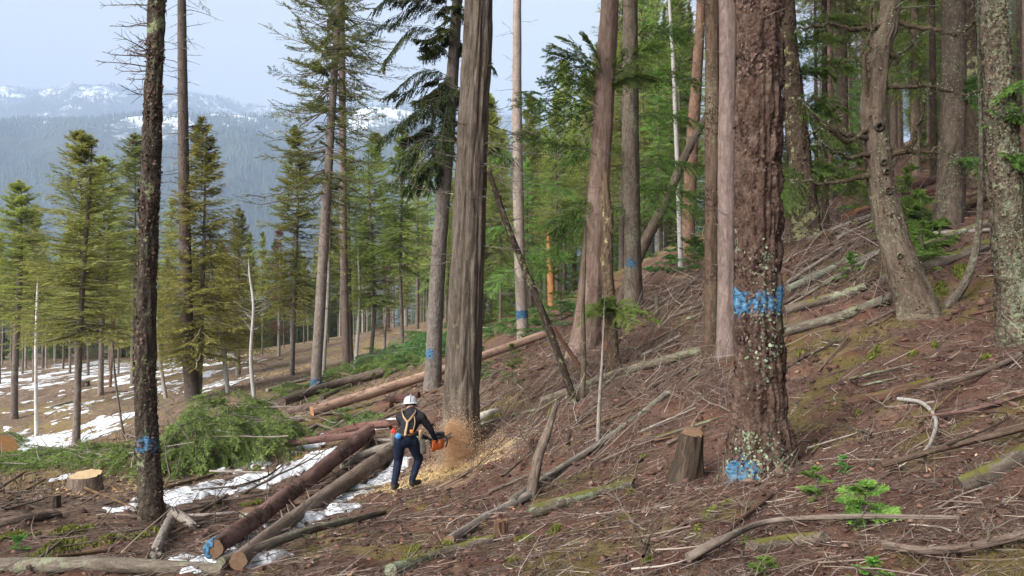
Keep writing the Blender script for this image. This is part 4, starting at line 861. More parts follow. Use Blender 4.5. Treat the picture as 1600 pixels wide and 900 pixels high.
log('green-grey rotten log with red broken end above the lichened log', [(1226, 492), (1290, 474), (1352, 455)], 16, 14, B['mosslog'], None, M_cuto, stubs=8)
log('mossy log left of the thin bowed sapling', [(1378, 442), (1470, 415), (1565, 380)], 18, 20, B['mosslog'], stubs=8)
log('upper dark brown log beside the thick two-toned trunk', [(1415, 305), (1450, 290), (1490, 270)], 15, 14, B['redlog'], stubs=0, tint=(.6, .5, .45))
log('lower dark brown log beside the thick two-toned trunk', [(1430, 312), (1460, 300), (1500, 287)], 13, 12, B['redlog'], stubs=0, tint=(.6, .5, .45))
log('short red-brown split log on the slope left of the crooked fir', [(1318, 345), (1340, 334), (1366, 326)], 9, 10, B['orange'], stubs=0, tint=(.8, .7, .7))
log('grey pole below the short red-brown split log', [(1262, 378), (1310, 360), (1362, 340)], 7, 7, B['deadwood'], stubs=5)
log('pale weathered log left of the crooked fir foot', [(1335, 412), (1360, 402), (1388, 392)], 10, 9, B['lichlog'], stubs=3)
log('crumbling rotten log with hollow on the right slope', [(1328, 633), (1390, 622), (1450, 604)], 20, 18, B['rotten'], stubs=2, broken=True, lift=.2)
log('dark long branch running down from the right edge over the rotten log', [(1440, 618), (1530, 596), (1610, 560)], 9, 10, B['brownlog'], stubs=6, bend=True, raise_=.05)
log('dark bare branch pointing down the slope near the right edge', [(1378, 742), (1480, 714), (1610, 682)], 10, 12, B['brownlog'], stubs=6, bend=True, raise_=.05, tint=(.7, .65, .6))
log('lichened mossy log at the lower right edge', [(1500, 762), (1560, 738), (1625, 705)], 26, 34, B['mosslog'], stubs=4, bend=True, lift=.3)
log('straight brown pole near the lower right edge', [(1430, 660), (1520, 648), (1620, 618)], 6, 7, B['redlog'], stubs=3, bend=True, raise_=.03)
log('whitish crooked branch lying across the bottom right', [(1075, 892), (1130, 862), (1200, 832), (1330, 825), (1500, 828)], 16, 8, B['deadwood'], stubs=8, bend=True, raise_=.05, name='fallen_branch', cat='branch', tint=(.62, .58, .54))
log('brown bent branch at the bottom right corner', [(1380, 868), (1450, 878), (1530, 872), (1620, 850)], 12, 16, B['brownlog'], stubs=6, bend=True, raise_=.04, name='fallen_branch', cat='branch')
log('white curved stick shaped like a hook on the right slope', [(1404, 634), (1440, 640), (1462, 665), (1456, 700), (1440, 724)], 7, 5, B['birch'], stubs=0, bend=True, raise_=.05, name='curved_stick', cat='stick', tint=(.6, .58, .55), disp=0)
log('half-buried mossy log under the whitish crooked branch', [(1175, 862), (1235, 850), (1290, 846)], 30, 26, B['mosslog'], stubs=0, lift=-.1)
log('reddish pole lying below the biggest fir', [(1085, 885), (1180, 800), (1270, 735)], 8, 7, B['redlog'], stubs=4, bend=True, raise_=.02, name='fallen_branch', cat='branch', tint=(.8, .75, .7))
log('grey log half hidden left of the dark painted fir foot', [(-20, 825), (40, 815), (92, 808)], 15, 13, B['brownlog'], stubs=3)
log('grey broken log leaning to the foot of the dark painted fir', [(255, 800), (285, 815), (302, 826)], 18, 14, B['deadwood'], stubs=2, broken=True)
log('grey stub pointing at the viewer below the dark painted fir', [(268, 812), (255, 840), (243, 872)], 14, 18, B['deadwood'], stubs=2, broken=True)
log('slim grey pole right of the dark painted fir', [(262, 818), (330, 815), (400, 808)], 7, 5, B['deadwood'], stubs=4, bend=True, raise_=.08)
log('thin dark pole sloping past the hanging stem foot', [(960, 640), (1030, 600), (1100, 560)], 6, 5, B['brownlog'], stubs=6, bend=True)
log('straight thin pole leaning up the bank behind the snag', [(1000, 500), (1050, 470), (1095, 440)], 6, 5, B['brownlog'], stubs=6, raise_=.1)
log('grey fallen pole far off on the snowy clearing', [(78, 638), (100, 632), (116, 628)], 4, 4, B['pale'], stubs=0)
log('brown fallen log on the far side of the clearing', [(162, 614), (190, 612), (214, 611)], 4, 4, B['brownlog'], stubs=0)
log('short log with round orange sawn face at the left edge', [(2, 722), (-45, 716)], 44, 44, B['brownlog'], M_cuto, None, stubs=0, lift=.75, raise_=.06)
log('long weathered log lying across the debris behind the biggest fir', [(1232, 456), (1290, 428), (1338, 404)], 12, 10, B['lichlog'], stubs=8)
log('upper brown log on the debris behind the biggest fir', [(1238, 424), (1290, 398), (1345, 374)], 10, 8, B['brownlog'], stubs=8)
log('bleached pole just left of the crooked fir trunk', [(1285, 446), (1335, 418), (1385, 390)], 7, 6, B['deadwood'], stubs=6)
log('yellow-mossed log between the crooked fir and the right edge', [(1420, 400), (1490, 374), (1565, 346)], 12, 13, B['mosslog'], stubs=6)
log('dark log high on the bank at the right edge', [(1500, 332), (1550, 308), (1612, 282)], 13, 13, B['rotten'], stubs=4)
r = np.random.default_rng(88)
for (x0, y0, x1, y1, n, wh) in [(1010, 450, 1120, 560, 9, 'on the bank behind the twin trunks'), (1240, 350, 1400, 470, 11, 'on the debris left of the crooked fir'), (1240, 470, 1560, 700, 7, 'on the open slope right of the biggest fir'), (860, 560, 1130, 720, 10, 'on the slope left of the biggest fir'),
                                (420, 600, 620, 690, 9, 'among the felled logs behind the worker'), (1480, 260, 1600, 460, 5, 'at the upper right edge'), (260, 740, 560, 850, 7, 'among the snow patches left of the worker'), (0, 740, 230, 880, 6, 'in the left foreground')]:
    for k in range(n):
        x, y = r.uniform(x0, x1), r.uniform(y0, y1); l = r.uniform(50, 120); a = r.normal(.42, .16) if x > 650 else r.normal(.36, .3); q = r.integers(4); w_ = r.uniform(4, 8)
        log('%s thin pole %s' % (('bleached', 'mossy', 'brown', 'dark')[q], wh), [(x - l / 2 * math.cos(a), y + l / 2 * math.sin(a)), (x + l / 2 * math.cos(a), y - l / 2 * math.sin(a))], w_, w_ * .7, B[('deadwood', 'mosslog', 'brownlog', 'rotten')[q]], name='fallen_pole', cat='pole', sides=8, stubs=5, group='thin fallen poles', seed=k + int(x), raise_=r.uniform(0, .06))
# leaning and upright broken wood
def pole(label, base, via, w, mat, name='leaning_dead_stem', cat='dead tree', dead=None, depth=0., tint=(1, 1, 1), top=None, sides=16, disp=.008, flare=.1, lift=0., cap=None):
    g = G(*base); P = np.array([g + A(0, 0, -.1 + lift)] + [at(a, b_, g[1] + depth * (k + 1)) for k, (a, b_) in enumerate(via)]); rad = [q / 2 * g[1] / F for q in w]
    V, tcs, s, rd = stem(P, rad, sides, 70, disp, flare, .15, int(base[0]), (9, 1.4), .08); r = np.random.default_rng(int(base[0]))
    if top: V[-1] += nrm(P[-1] - P[-2]) * (r.uniform(0, top, sides))[:, None]; V[-2] += nrm(P[-1] - P[-2]) * (r.uniform(0, top * .3, sides))[:, None]
    T = thing(name, g, label, cat); c = capface(V[-1], tcs[-1], k=4); W, Fs, _ = join([(V, gridfaces(*V.shape[:2]))] + ([(c[0], c[1][0]), (np.zeros((0, 3)), c[1][1] - len(c[0]))] if cap is None else []))
    o = put('trunk', W, Fs, mat, T, {'tc': np.concatenate([tcs.reshape(-1, 3)] + ([c[2]] if cap is None else []))}, smooth=True); o.color = (*tint, 1)
    if cap is not None: put('sawn_top', c[0], c[1], cap, T, {'tc': c[2]})
    ax = V.mean(1); od = np.argsort(ax[:, 2]); axis = lambda z: np.stack([np.interp(z, ax[od, 2], ax[od, 0]), np.interp(z, ax[od, 2], ax[od, 1]), z], -1)
    for q, dd_ in enumerate([dead] if isinstance(dead, dict) else (dead or [])):
        dd_ = dict(dd_); dd_['z0'] += g[2]; dd_['z1'] += g[2]; dv, dF = dead_geo(int(base[0]) + q, trunk=axis, **dd_); q_ = put('bare_limbs', dv, dF, B['twig'], T, {'tc': dv}, smooth=True); q_['kind'] = 'stuff'
    return dict(T=T, V=V, axis=axis, g=g, d=g[1], tc=tcs, rd=rd)
pole('thin dark dead stem leaning against the cedar being felled', (902, 630), [(860, 520), (820, 420), (790, 345), (764, 268)], [12, 12, 11, 10, 8], B['dark'], dead=[dict(z0=.8, z1=4.2, nb=34, L=(.2, .9), r0=.007)], tint=(.75, .7, .68))
pole('grey lichened dead stem leaning right across the wood', (968, 474), [(1000, 395), (1040, 315), (1070, 245), (1106, 178)], [19, 18, 16, 14, 11], B['grey'], dead=[dict(z0=1, z1=6, nb=26, L=(.3, 1.1), r0=.009)], tint=(.75, .7, .66))
SNAG = pole('dark broken snag with hollow beside the red-barked cedar', (962, 578), [(955, 500), (948, 420), (950, 360), (947, 310)], [23, 19, 22, 20, 17], B['dark'], 'broken_snag', 'snag', top=.5, disp=.03, tint=(1.6, 1.4, 1.2), dead=[dict(z0=.5, z1=3.4, nb=16, L=(.2, .8), r0=.007)])
pole('splintered orange-brown snag among the ferns', (861, 478), [(860, 430), (858, 392)], [11, 11, 8], B['orange'], 'broken_snag', 'snag', top=.9, disp=.02)
pole('upright broken grey branch stuck in the slope', (828, 778), [(840, 720), (854, 680), (866, 642)], [19, 17, 15, 9], B['deadwood'], 'broken_branch', 'branch', top=.15, dead=[dict(z0=.1, z1=.9, nb=14, L=(.15, .6), r0=.005)], tint=(.62, .57, .52))
pole('slanting brown branch hung on the leaning dark stem', (930, 600), [(880, 535), (850, 490)], [9, 7, 5], B['redlog'], 'leaning_branch', 'branch', tint=(.8, .7, .6), dead=[dict(z0=.2, z1=1.6, nb=8, L=(.1, .5), r0=.004)])
pole('thin bare pole slanting left above the leaning dark stem', (830, 365), [(860, 330), (884, 285), (896, 268)], [4, 4, 3, 2], B['twig'], 'leaning_branch', 'branch', lift=.0)
# stumps
def stump(label, base, hpx, wpx, wtop, mat, cut, flare=.45, tilt=(0, 0), jag=0., lean=0, tint=(1, 1, 1), disp=.02):
    g = G(*base); d = g[1]; k = d / F; P = np.array([g + A(0, 0, -.12), g, g + A(lean * k * .5, 0, hpx * k * .5), g + A(lean * k, 0, hpx * k)])
    V, tcs, s, rd = stem(P, [wpx / 2 * k, wpx / 2 * k, (wpx * .4 + wtop * .6) / 2 * k, wtop / 2 * k], 40, 26, disp, flare, hpx * k * .35, int(base[0]), (12, 1.0), .05)
    top = V[-1].copy(); C = top.mean(0); top[:, 2] = C[2] + (top[:, 0] - C[0]) * tilt[0] + (top[:, 1] - C[1]) * tilt[1] + np.random.default_rng(3).uniform(-jag, jag, len(top)); V[-1] = top
    T = thing('tree_stump', g, label, 'stump'); o = put('stump_body', V, gridfaces(*V.shape[:2]), mat, T, {'tc': tcs.reshape(-1, 3)}, smooth=True); o.color = (*tint, 1)
    c = capface(V[-1], tcs[-1]); put('sawn_top', c[0], c[1], cut, T, {'tc': c[2]})
    return T
stump('wide fresh stump with pale sawn top near the left edge', (132, 766), 25, 54, 50, B['brownlog'], M_cut, .2, (.05, .14), .01)
stump('dark ridged stump with orange-brown top on the slope', (1070, 752), 76, 56, 38, B['cedar'], M_cutd, .35, (.05, .30), .008, lean=12, tint=(.62, .54, .48), disp=.022)
stump('tiny dark stump in front of the wide fresh stump', (88, 792), 20, 14, 13, B['dark'], M_cutd, .2)
stump('low mossy stump behind the peeled reddish-brown log', (395, 812), 16, 42, 38, B['mosslog'], M_cutd, .2)
stump('small rotten stump beside the broken grey branch', (783, 842), 28, 26, 22, B['rotten'], M_cutd, .3, jag=.02)
stump('small burnt-brown stub left of the upright broken branch', (829, 708), 24, 12, 9, B['rotten'], M_cutd, .2, jag=.02)
stump('dark stump on the snowy clearing', (134, 604), 9, 13, 11, B['dark'], M_cutd, .3)
stump('small grey stump on the bank below the rusty fir', (1026, 492), 30, 9, 7, B['grey'], M_cutd, .2, jag=.05)
stump('dark rotten stump at the foot of the red-barked cedar', (955, 545), 40, 22, 12, B['orange'], M_cutd, .3, jag=.06, tint=(.6, .5, .5))
# blue paint on the near end of the red log
lo = [o for o in bpy.data.objects if o.get('label', '').startswith('peeled reddish-brown log with')][0]; V = LOGV[lo['label']]; T_ = nrm(V[0].mean(0) - V[1].mean(0)); C_ = V[0].mean(0)
sel = np.argsort(V[0][:, 0])[:9]; sel = sel[np.argsort(np.arctan2(V[0][sel, 2] - C_[2], V[0][sel, 0] - C_[0]) % (2 * PI))]; rim = V[0][sel]
pp = np.concatenate([rim + T_ * .005 + (rim - C_) * .05, C_ + (rim - C_) * np.linspace(.25, .6, 9)[:, None] + T_ * .006, V[2][sel] + (V[2][sel] - V[2].mean(0)) * .05]); j = np.arange(8)
q_ = put('paint_mark', pp, np.concatenate([np.stack([j, j + 1, j + 10, j + 9], 1), np.stack([j, j + 18, j + 19, j + 1], 1)]), M_blue, lo, {'tc': pp}); q_['label'] = 'blue paint smeared on the log end'

# ------------------------------------------------------------------ boughs
def boughs(paths, M, K, sl, ll, lw, seed, mat, parent=None, name='bough', wood=.008, hang=.1, ang=(1.1, .55), u0=.12, tint=(1, 1, 1), roll=.25, sag=.25):
    r = np.random.default_rng(seed); P = np.stack(paths); n = len(P); Ls = np.linalg.norm(P[:, -1] - P[:, 0], axis=1)
    V, Fc, rn = sprays(P, M, K, sl * Ls, ll, lw, r, u0=u0, hang=hang, ang=ang, base=.03, roll=roll, sag=sag)
    o = put(name, V, Fc, mat, parent, {'rnd': rn}); o.color = (*tint, 1)
    if wood:
        LV, LF = tubes(P, np.full((n, 1), wood) * np.linspace(1, .25, P.shape[1]), 4); q = put('bough_wood', LV, LF, B['twig'], parent, {'tc': LV}, smooth=True); q['kind'] = 'stuff'
    return o
bj = np.random.default_rng(4)
def treeboughs(key, lst, dup=2, **kw):
    t_ = TREES[key] if isinstance(key, str) else key; d = t_['d']; paths = []
    for p in lst:
        z0 = at(p[0][0], p[0][1], d)[2]; a = t_['axis'](np.array(z0)); dz = p[-1] if not isinstance(p[-1], tuple) else -.4
        pts = [q for q in p if isinstance(q, tuple)]; k = len(pts) - 1
        for rep in range(dup): paths.append(bj.normal(0, .10 * rep, (12, 3)) * A(.2, .2, .2) + A(0, 0, -.16 * rep) * np.linspace(0, 1, 12)[:, None] + A(*(bj.normal(0, .22, 2) * rep), 0) * np.linspace(0, 1, 12)[:, None] + smoothpath(np.array([a] + [at(q[0], q[1], d + dz * (i + 1) / k) for i, q in enumerate(pts[1:])]), 12))
    return boughs(paths, parent=t_['T'], **kw)
hk = dict(M=50, K=18, sl=.45, ll=.085, lw=.024, mat=M_hem, name='foliage', roll=.6, hang=.3)
treeboughs('red', [((945, 135), (905, 92), (866, 70)), ((948, 125), (990, 88), (1030, 72)), ((947, 140), (985, 118), (1022, 118)), ((944, 150), (900, 120), (862, 108)), ((946, 120), (930, 80), (915, 55))], seed=1, **hk)
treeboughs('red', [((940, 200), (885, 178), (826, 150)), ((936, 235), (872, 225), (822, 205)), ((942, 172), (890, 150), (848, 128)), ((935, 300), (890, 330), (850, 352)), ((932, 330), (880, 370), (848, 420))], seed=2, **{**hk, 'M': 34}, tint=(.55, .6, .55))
treeboughs('grey9', [((985, 262), (1040, 252), (1098, 258)), ((985, 232), (935, 232), (888, 246)), ((986, 130), (1040, 112), (1084, 122)), ((986, 335), (1045, 318), (1108, 332)), ((986, 300), (1030, 292), (1080, 305)), ((986, 320), (940, 330), (905, 345)), ((985, 180), (1035, 175), (1076, 190)), ((985, 60), (1040, 45), (1076, 60))], seed=3, **hk, tint=(.85, .9, .85))
treeboughs(SNAG, [((960, 492), (935, 478), (918, 488)), ((960, 488), (978, 474), (994, 486)), ((958, 486), (950, 470), (940, 468)), ((960, 492), (962, 480), (972, 492), -.7)], seed=4, **{**hk, 'M': 26, 'ang': (1.2, .6), 'll': .06, 'lw': .018}, tint=(1.2, 1.2, 1.1))
treeboughs('r15', [((1238, 120), (1285, 100), (1330, 108)), ((1242, 172), (1288, 158), (1322, 170)), ((1248, 232), (1300, 222), (1345, 238)), ((1253, 286), (1305, 276), (1352, 292)), ((1234, 80), (1275, 55), (1310, 60)), ((1250, 260), (1290, 262), (1320, 275)), ((1240, 140), (1270, 190), (1290, 215)), ((1236, 40), (1290, 25), (1340, 35)), ((1250, 250), (1235, 290), (1230, 320), -1.2)], seed=5, **hk)
treeboughs('grey17', [((1490, 165), (1520, 140), (1546, 150)), ((1490, 150), (1525, 125), (1540, 128)), ((1488, 250), (1520, 245), (1545, 250), -1.)], seed=6, **{**hk, 'M': 26}, tint=(.85, .85, .85))
treeboughs('r18', [((1565, 150), (1590, 128), (1625, 120)), ((1568, 180), (1595, 178), (1630, 185)), ((1572, 240), (1600, 240), (1635, 250))], seed=7, **{**hk, 'M': 30}, tint=(.8, .85, .8))
treeboughs('mid', [((810, 300), (850, 285), (890, 300)), ((810, 350), (770, 355), (745, 372)), ((812, 400), (850, 390), (885, 400)), ((811, 250), (780, 240), (755, 250)), ((812, 420), (780, 430), (760, 450))], seed=8, **{**hk, 'll': .1, 'lw': .025, 'M': 30})
treeboughs('fell', [((735, 290), (690, 300), (650, 290), (620, 265)), ((740, 240), (700, 215), (655, 205), (600, 180))], seed=9, **{**hk, 'M': 10, 'K': 6, 'dup': 1, 'mat': M_ced, 'hang': .6, 'sl': .15, 'll': .06, 'lw': .016})
ck = dict(M=40, K=18, sl=.34, ll=.10, lw=.024, mat=M_ced, name='foliage', hang=.9, ang=(.9, .5))
treeboughs('behind', [((712, 60), (650, 40), (600, 95)), ((710, 120), (660, 110), (606, 150)), ((706, 160), (655, 170), (592, 218)), ((700, 210), (660, 215), (615, 262)), ((714, 20), (660, 5), (610, 40)), ((698, 240), (670, 250), (640, 285)), ((712, 80), (740, 70), (775, 110)), ((700, 190), (690, 230), (684, 290)), ((705, 100), (690, 140), (676, 190)), ((716, -30), (650, -40), (590, 10)), ((700, 255), (660, 265), (630, 300)), ((706, 140), (700, 190), (705, 240), -.9)], seed=10, **ck)
# lichen-hung dead boughs of the crooked fir
t_ = TREES['crook']; d = t_['d']; cp = []
for p in [[(1370, 190), (1330, 215), (1300, 170), (1280, 130)], [(1368, 215), (1320, 215), (1285, 205), (1262, 225)], [(1372, 240), (1330, 245), (1300, 240), (1276, 215)], [(1368, 275), (1300, 288), (1255, 290), (1225, 285)], [(1376, 245), (1410, 235), (1440, 190), (1460, 150)],
          [(1372, 230), (1430, 235), (1475, 228), (1510, 235)], [(1376, 140), (1440, 125), (1490, 135), (1520, 118)], [(1392, 30), (1440, 40), (1475, 30), (1495, 12)], [(1384, 85), (1430, 90), (1470, 80)], [(1365, 180), (1345, 120), (1350, 60), (1342, 20)], [(1388, 40), (1330, 45), (1290, 30), (1250, 40)]]:
    cp.append(smoothpath(np.array([t_['axis'](np.array(at(*p[0], d)[2]))] + [at(a, b_, d - .5 * (i + 1) / 3) for i, (a, b_) in enumerate(p[1:])]), 22))
r = np.random.default_rng(5)
for p in cp:
    p = p + np.cumsum(r.normal(0, .03, p.shape), 0) * np.linspace(0, 1, 22)[:, None] ** .5; rd_ = np.linspace(.042, .011, 22) * r.uniform(.85, 1.3, 22)
    q_i = r.integers(4, 21, 34); D = nrm(r.normal(0, 1, (34, 3)) + A(0, -.2, .1)); ln = r.uniform(.06, .42, 34)
    tw = p[q_i][:, None] + D[:, None] * (ln[:, None] * np.linspace(0, 1, 4))[..., None]
    V, Fs, _ = join([tubes(p, rd_, 7), tubes(tw, np.full((34, 1), .007) * np.linspace(1, .4, 4), 3)])
    o = put('limb', V, Fs, B['grey'], t_['T'], {'tc': V}, smooth=True); o.color = (.66, .6, .5, 1)
    n = 420; i = r.integers(2, 22, n); O = p[i] + r.normal(0, .012, (n, 3)); Dl = nrm(r.normal(0, 1, (n, 3)) - A(0, 0, .3)); V, Fc = blades3(O, Dl, r.normal(0, 1, (n, 3)), r.uniform(.015, .05, n), r.uniform(.01, .022, n))
    put('lichen', V, Fc, M_lich, o, {'rnd': np.repeat(r.uniform(0, .8, n), 3)})['kind'] = 'stuff'
# bark scales and lichen on the nearest stems
def flakes(key, n, mat, name, size, zr, bias=None, lift=.006, seed=0, jit=.35, long=1.3, tint=(1, 1, 1)):
    t_ = TREES[key]; V = t_['V']; r = np.random.default_rng(seed); m_ = n * 4; zz = V[..., 2].mean(1) - t_['g'][2]; ok = np.where((zz > zr[0]) & (zz < zr[1]))[0]
    sp = np.gradient(t_['s'])[ok]; i = r.choice(ok, m_, p=sp / sp.sum()); j = r.integers(0, V.shape[1], m_); N = nrm(V[i, j] - V[i].mean(1)); i2 = np.minimum(i + 1, len(V) - 1)
    P = V[i, j] + (V[i2, j] - V[i, j]) * r.uniform(0, 1, (m_, 1)) + (V[i, (j + 1) % V.shape[1]] - V[i, j]) * r.uniform(0, 1, (m_, 1))
    w_ = noise3(t_['tc'][i, j] * A(5, 5, 3.2), seed + 4); w_ = sstep(.42, .66, w_) ** 1.3
    if bias is not None: w_ = w_ * np.clip(N @ nrm(A(*bias)) * .5 + .6, 0.02, 1) ** 2
    k = r.uniform(0, 1, m_) < w_ * .9 + .02; P, N = P[k][:n], N[k][:n]; n = len(P)
    D = nrm(np.cross(N, r.normal(0, 1, (n, 3))) * .6 + A(0, 0, 1) * r.choice([-1, 1], (n, 1)) * .8 + N * r.uniform(0, jit, (n, 1)))
    sz = r.uniform(size[0], size[1], n); O = P + N * lift * r.uniform(.2, 1, (n, 1)) - D * (sz * .4)[:, None]
    W, Fc = blades(O, D, N + r.normal(0, .25, (n, 3)), sz * long, sz)
    o = put(name, W, Fc, mat, t_['T'], {'rnd': np.repeat(r.uniform(0, 1, n), 4)}); o['kind'] = 'stuff'; o.color = (*tint, 1)
flakes('big', 5200, M_flake, 'bark_scales', (.012, .04), (.05, 6.5), None, .012, 1)
flakes('big', 1100, M_lich, 'lichen', (.014, .038), (.0, 2.2), (1, -.35, 0), .014, 2, .5, 1.0, (.8, .85, .8))
flakes('big', 420, M_lich, 'lichen', (.014, .034), (-.05, .45), (-.6, -1, 0), .014, 12, .5, 1.0, (.85, .88, .85))
flakes('r18', 4200, M_lich, 'lichen', (.006, .022), (.0, 5), (-.2, -1, 0), .014, 3, .6, 1.1, (.85, .85, .8))
flakes('r18', 2200, M_flake, 'bark_scales', (.012, .04), (.0, 5), None, .012, 4)
flakes('crook', 1500, M_lich, 'lichen', (.008, .026), (.0, 4.8), (1, -.6, 0), .012, 5, .6, 1.1, (.8, .8, .75))
flakes('crook', 1300, M_flake, 'bark_scales', (.01, .035), (.0, 5.2), None, .01, 15)
flakes('left', 2800, M_flake, 'bark_scales', (.015, .05), (.0, 9), None, .014, 6)
flakes('left', 1000, M_lich, 'lichen', (.008, .022), (.0, 6.5), (1, -.6, 0), .014, 7, .6, 1.1, (.62, .62, .45))
flakes('r15', 1200, M_flake, 'bark_scales', (.015, .05), (.0, 6), None, .012, 8)
flakes('twin1', 1100, M_flake, 'bark_scales', (.012, .04), (.0, 7), None, .01, 9)
flakes('grey17', 900, M_lich, 'lichen', (.012, .035), (.0, 5.5), (-1, -.4, 0), .012, 10, .5, 1.1, (.8, .8, .8))
# knots of the crooked fir
t_ = TREES['crook']; r = np.random.default_rng(9)
for (kx, ky, rr0) in [(1386, 300, .07), (1394, 338, .06), (1400, 360, .05), (1378, 255, .06), (1410, 380, .055), (1372, 200, .08), (1398, 400, .05), (1384, 270, .055), (1428, 415, .05)]:
    z0 = at(kx, ky, t_['d'])[2]; a = t_['axis'](np.array(z0)); p = at(kx, ky, t_['d'] - .17); N = nrm(p - a + A(0, -.15, 0)); th = np.linspace(0, 2 * PI, 9)[:-1]
    U = nrm(np.cross(N, A(0, 0, 1))); W_ = np.cross(N, U); rad_ = np.array([1.25, 1.1, .75, .62, .3, .0]); hh = np.array([-.06, .02, .045, .02, -.01, -.015])
    V = a + N * (np.linalg.norm((p - a)) * 1.0) + N * hh[:, None, None] + (U * np.cos(th)[:, None] + W_ * np.sin(th)[:, None])[None] * (rad_ * rr0 * .8)[:, None, None] * r.uniform(.85, 1.15, (6, 8, 1))
    o = put('knot', V, gridfaces(6, 8), B['dark'], t_['T'], {'tc': V.reshape(-1, 3)}, smooth=True)
# ------------------------------------------------------------------ heaps of cut boughs
def heap(label, spots_, n, seed, L=(.7, 1.5), ll=.075, lw=.02, mat=M_slash, tint=(1, 1, 1), M=22, K=10, flat=1.0, sticks=20, name='bough_heap'):
    r = np.random.default_rng(seed); paths = []; wts = np.array([s[1] * s[2] for s in spots_]); g0 = spots_[0][0]
    for k in range(n):
        c, rad, h = spots_[r.choice(len(spots_), p=wts / wts.sum())]; a = r.uniform(0, 6.283); q = math.sqrt(r.uniform(0, 1)) * .92
        x = c[0] + math.cos(a) * q * rad; y = c[1] + math.sin(a) * q * rad; z = height(x, y) + h * (1 - q ** 2) * r.uniform(.45, 1.02) + .04
        dr = a + r.normal(0, .7); l = r.uniform(*L); sl_ = -h / rad * q * 1.1 * flat; D = nrm(A(math.cos(dr), math.sin(dr), sl_ + r.normal(.08, .14)))
        u = np.linspace(0, 1, 8)[:, None]; P = A(x, y, z) + D * l * (u - .25) + A(0, 0, 1) * (.18 * l * u - .34 * l * u ** 2) + np.cumsum(r.normal(0, .012, (8, 3)), 0)
        P[:, 2] = np.maximum(P[:, 2], height(P[:, 0], P[:, 1]) + .015); paths.append(P)
    T = thing(name, g0, label, 'brush pile')
    boughs(paths, M, K, .34, ll, lw, seed, mat, T, 'foliage', .009, hang=.18, roll=.5, tint=tint)
    if sticks:
        P = []
        for k in range(sticks):
            c, rad, h = spots_[r.integers(len(spots_))]; a = r.uniform(0, 6.283); x, y = c[0] + math.cos(a) * rad * r.uniform(.3, 1), c[1] + math.sin(a) * rad * r.uniform(.3, 1)
            D = nrm(A(r.normal(-.6, .7), r.normal(0, .6), r.normal(.1, .2))); l = r.uniform(.8, 2.2); P.append(A(x, y, height(x, y) + h * .6) + D * (np.linspace(-.5, .5, 7) * l)[:, None] + np.cumsum(r.normal(0, .015, (7, 3)), 0))
        V, Fq = tubes(np.stack(P), np.full((sticks, 1), .016) * np.linspace(1, .4, 7), 5); put('stick_tangle', V, Fq, B['deadwood'], T, {'tc': V}, smooth=True)['kind'] = 'stuff'
    return T
heap('big heap of green cut conifer boughs right of the dark painted fir', [(G(330, 722), 1.1, 1.25), (G(395, 714), 1.1, 1.0), (G(285, 735), .7, .85), (G(440, 692), .6, .4), (G(355, 695), 1.2, 1.25)], 300, 21, (.45, 1.1))
heap('low carpet of cut green boughs at the left', [(G(40, 728), 1.5, .35), (G(110, 722), 1.5, .32), (G(190, 715), 1.5, .4), (G(230, 722), 1.1, .5), (G(0, 735), 1.2, .35)], 170, 22, (.6, 1.3), tint=(1, 1, .95), flat=.3, sticks=26)
heap('green bough clump at the far left edge behind the sawn face', [(G(0, 700), .9, .75)], 40, 23, (.6, 1.2), flat=.6, sticks=4)
heap('thin strip of felled green boughs below the tall pair of firs', [(G(450, 632), 1.4, .4), (G(560, 585), 2.0, .45), (G(620, 575), 2.0, .5), (G(500, 610), 1.5, .4)], 150, 24, (.6, 1.3), tint=(1.0, 1.1, 1.0), flat=.3, ll=.09, lw=.024, sticks=20)
heap('feathery green boughs behind the painted grey trunk', [(G(650, 560), 2.2, .8), (G(690, 545), 2.2, .9), (G(610, 560), 1.8, .6)], 110, 25, (.7, 1.5), mat=M_fern, flat=.5, ll=.09, lw=.024, sticks=8)
heap('small tuft of green boughs just left of the worker', [(G(545, 660), .55, .3)], 16, 26, (.5, .9), flat=.4, sticks=4, tint=(.9, 1, .95))
# ------------------------------------------------------------------ saplings and ferns
def sapling(label, base, hpx, rpx, mat=M_hem, seed=0, nb=26, M=14, K=12, tint=(1, 1, 1), lean=(0, 0), ll=.05, lw=.014, name='conifer_sapling', e0=.1, group=None):
    g = G(*base); k = g[1] / F; H = hpx * k; R = rpx * k; T = thing(name, g, label, 'sapling', group); 
    (V, Fc, rn), (LV, LF) = crown_geo(seed, H, R, nb=nb, M=M, K=K, ll=ll, lw=lw, e0=e0, e1=.6, droop=.2, up=.05, sl=.42, shape=.7, uneven=.4, sides=3, base=.02)
    sh = lambda Q: Q + np.stack([Q[:, 2] * lean[0], Q[:, 2] * lean[1], 0 * Q[:, 2]], -1)
    o = obj('crown', mesh('crown', sh(V), Fc, mat, {'rnd': rn}), T); o.color = (*tint, 1)
    P = np.stack([0 * np.linspace(-.1, 1, 6), 0 * np.linspace(-.1, 1, 6), np.linspace(-.1, 1, 6) * H], -1); tv, tf = tubes(P, (.004 + .012 * H) * np.linspace(1, .2, 6), 6)
    W, Fs, _ = join([(sh(LV), LF), (sh(tv), tf)]); obj('trunk', mesh('trunk', W, Fs, B['twig'], {'tc': W}, smooth=True), T)
sapling('bright green sapling in the right foreground', (1352, 818), 62, 64, seed=1, nb=22, M=18, K=16, tint=(1.3, 1.3, 1.1), ll=.022, lw=.007)
sapling('small green sapling sprig beside the foot of the biggest fir', (1276, 776), 44, 34, seed=2, nb=12, M=14, K=14, tint=(1.1, 1.15, 1), ll=.022, lw=.007)
sapling('blue-green seedling above the bright green foreground sapling', (1320, 738), 24, 18, seed=3, nb=8, M=10, K=10, tint=(.9, 1.1, 1.0), ll=.02, lw=.007)
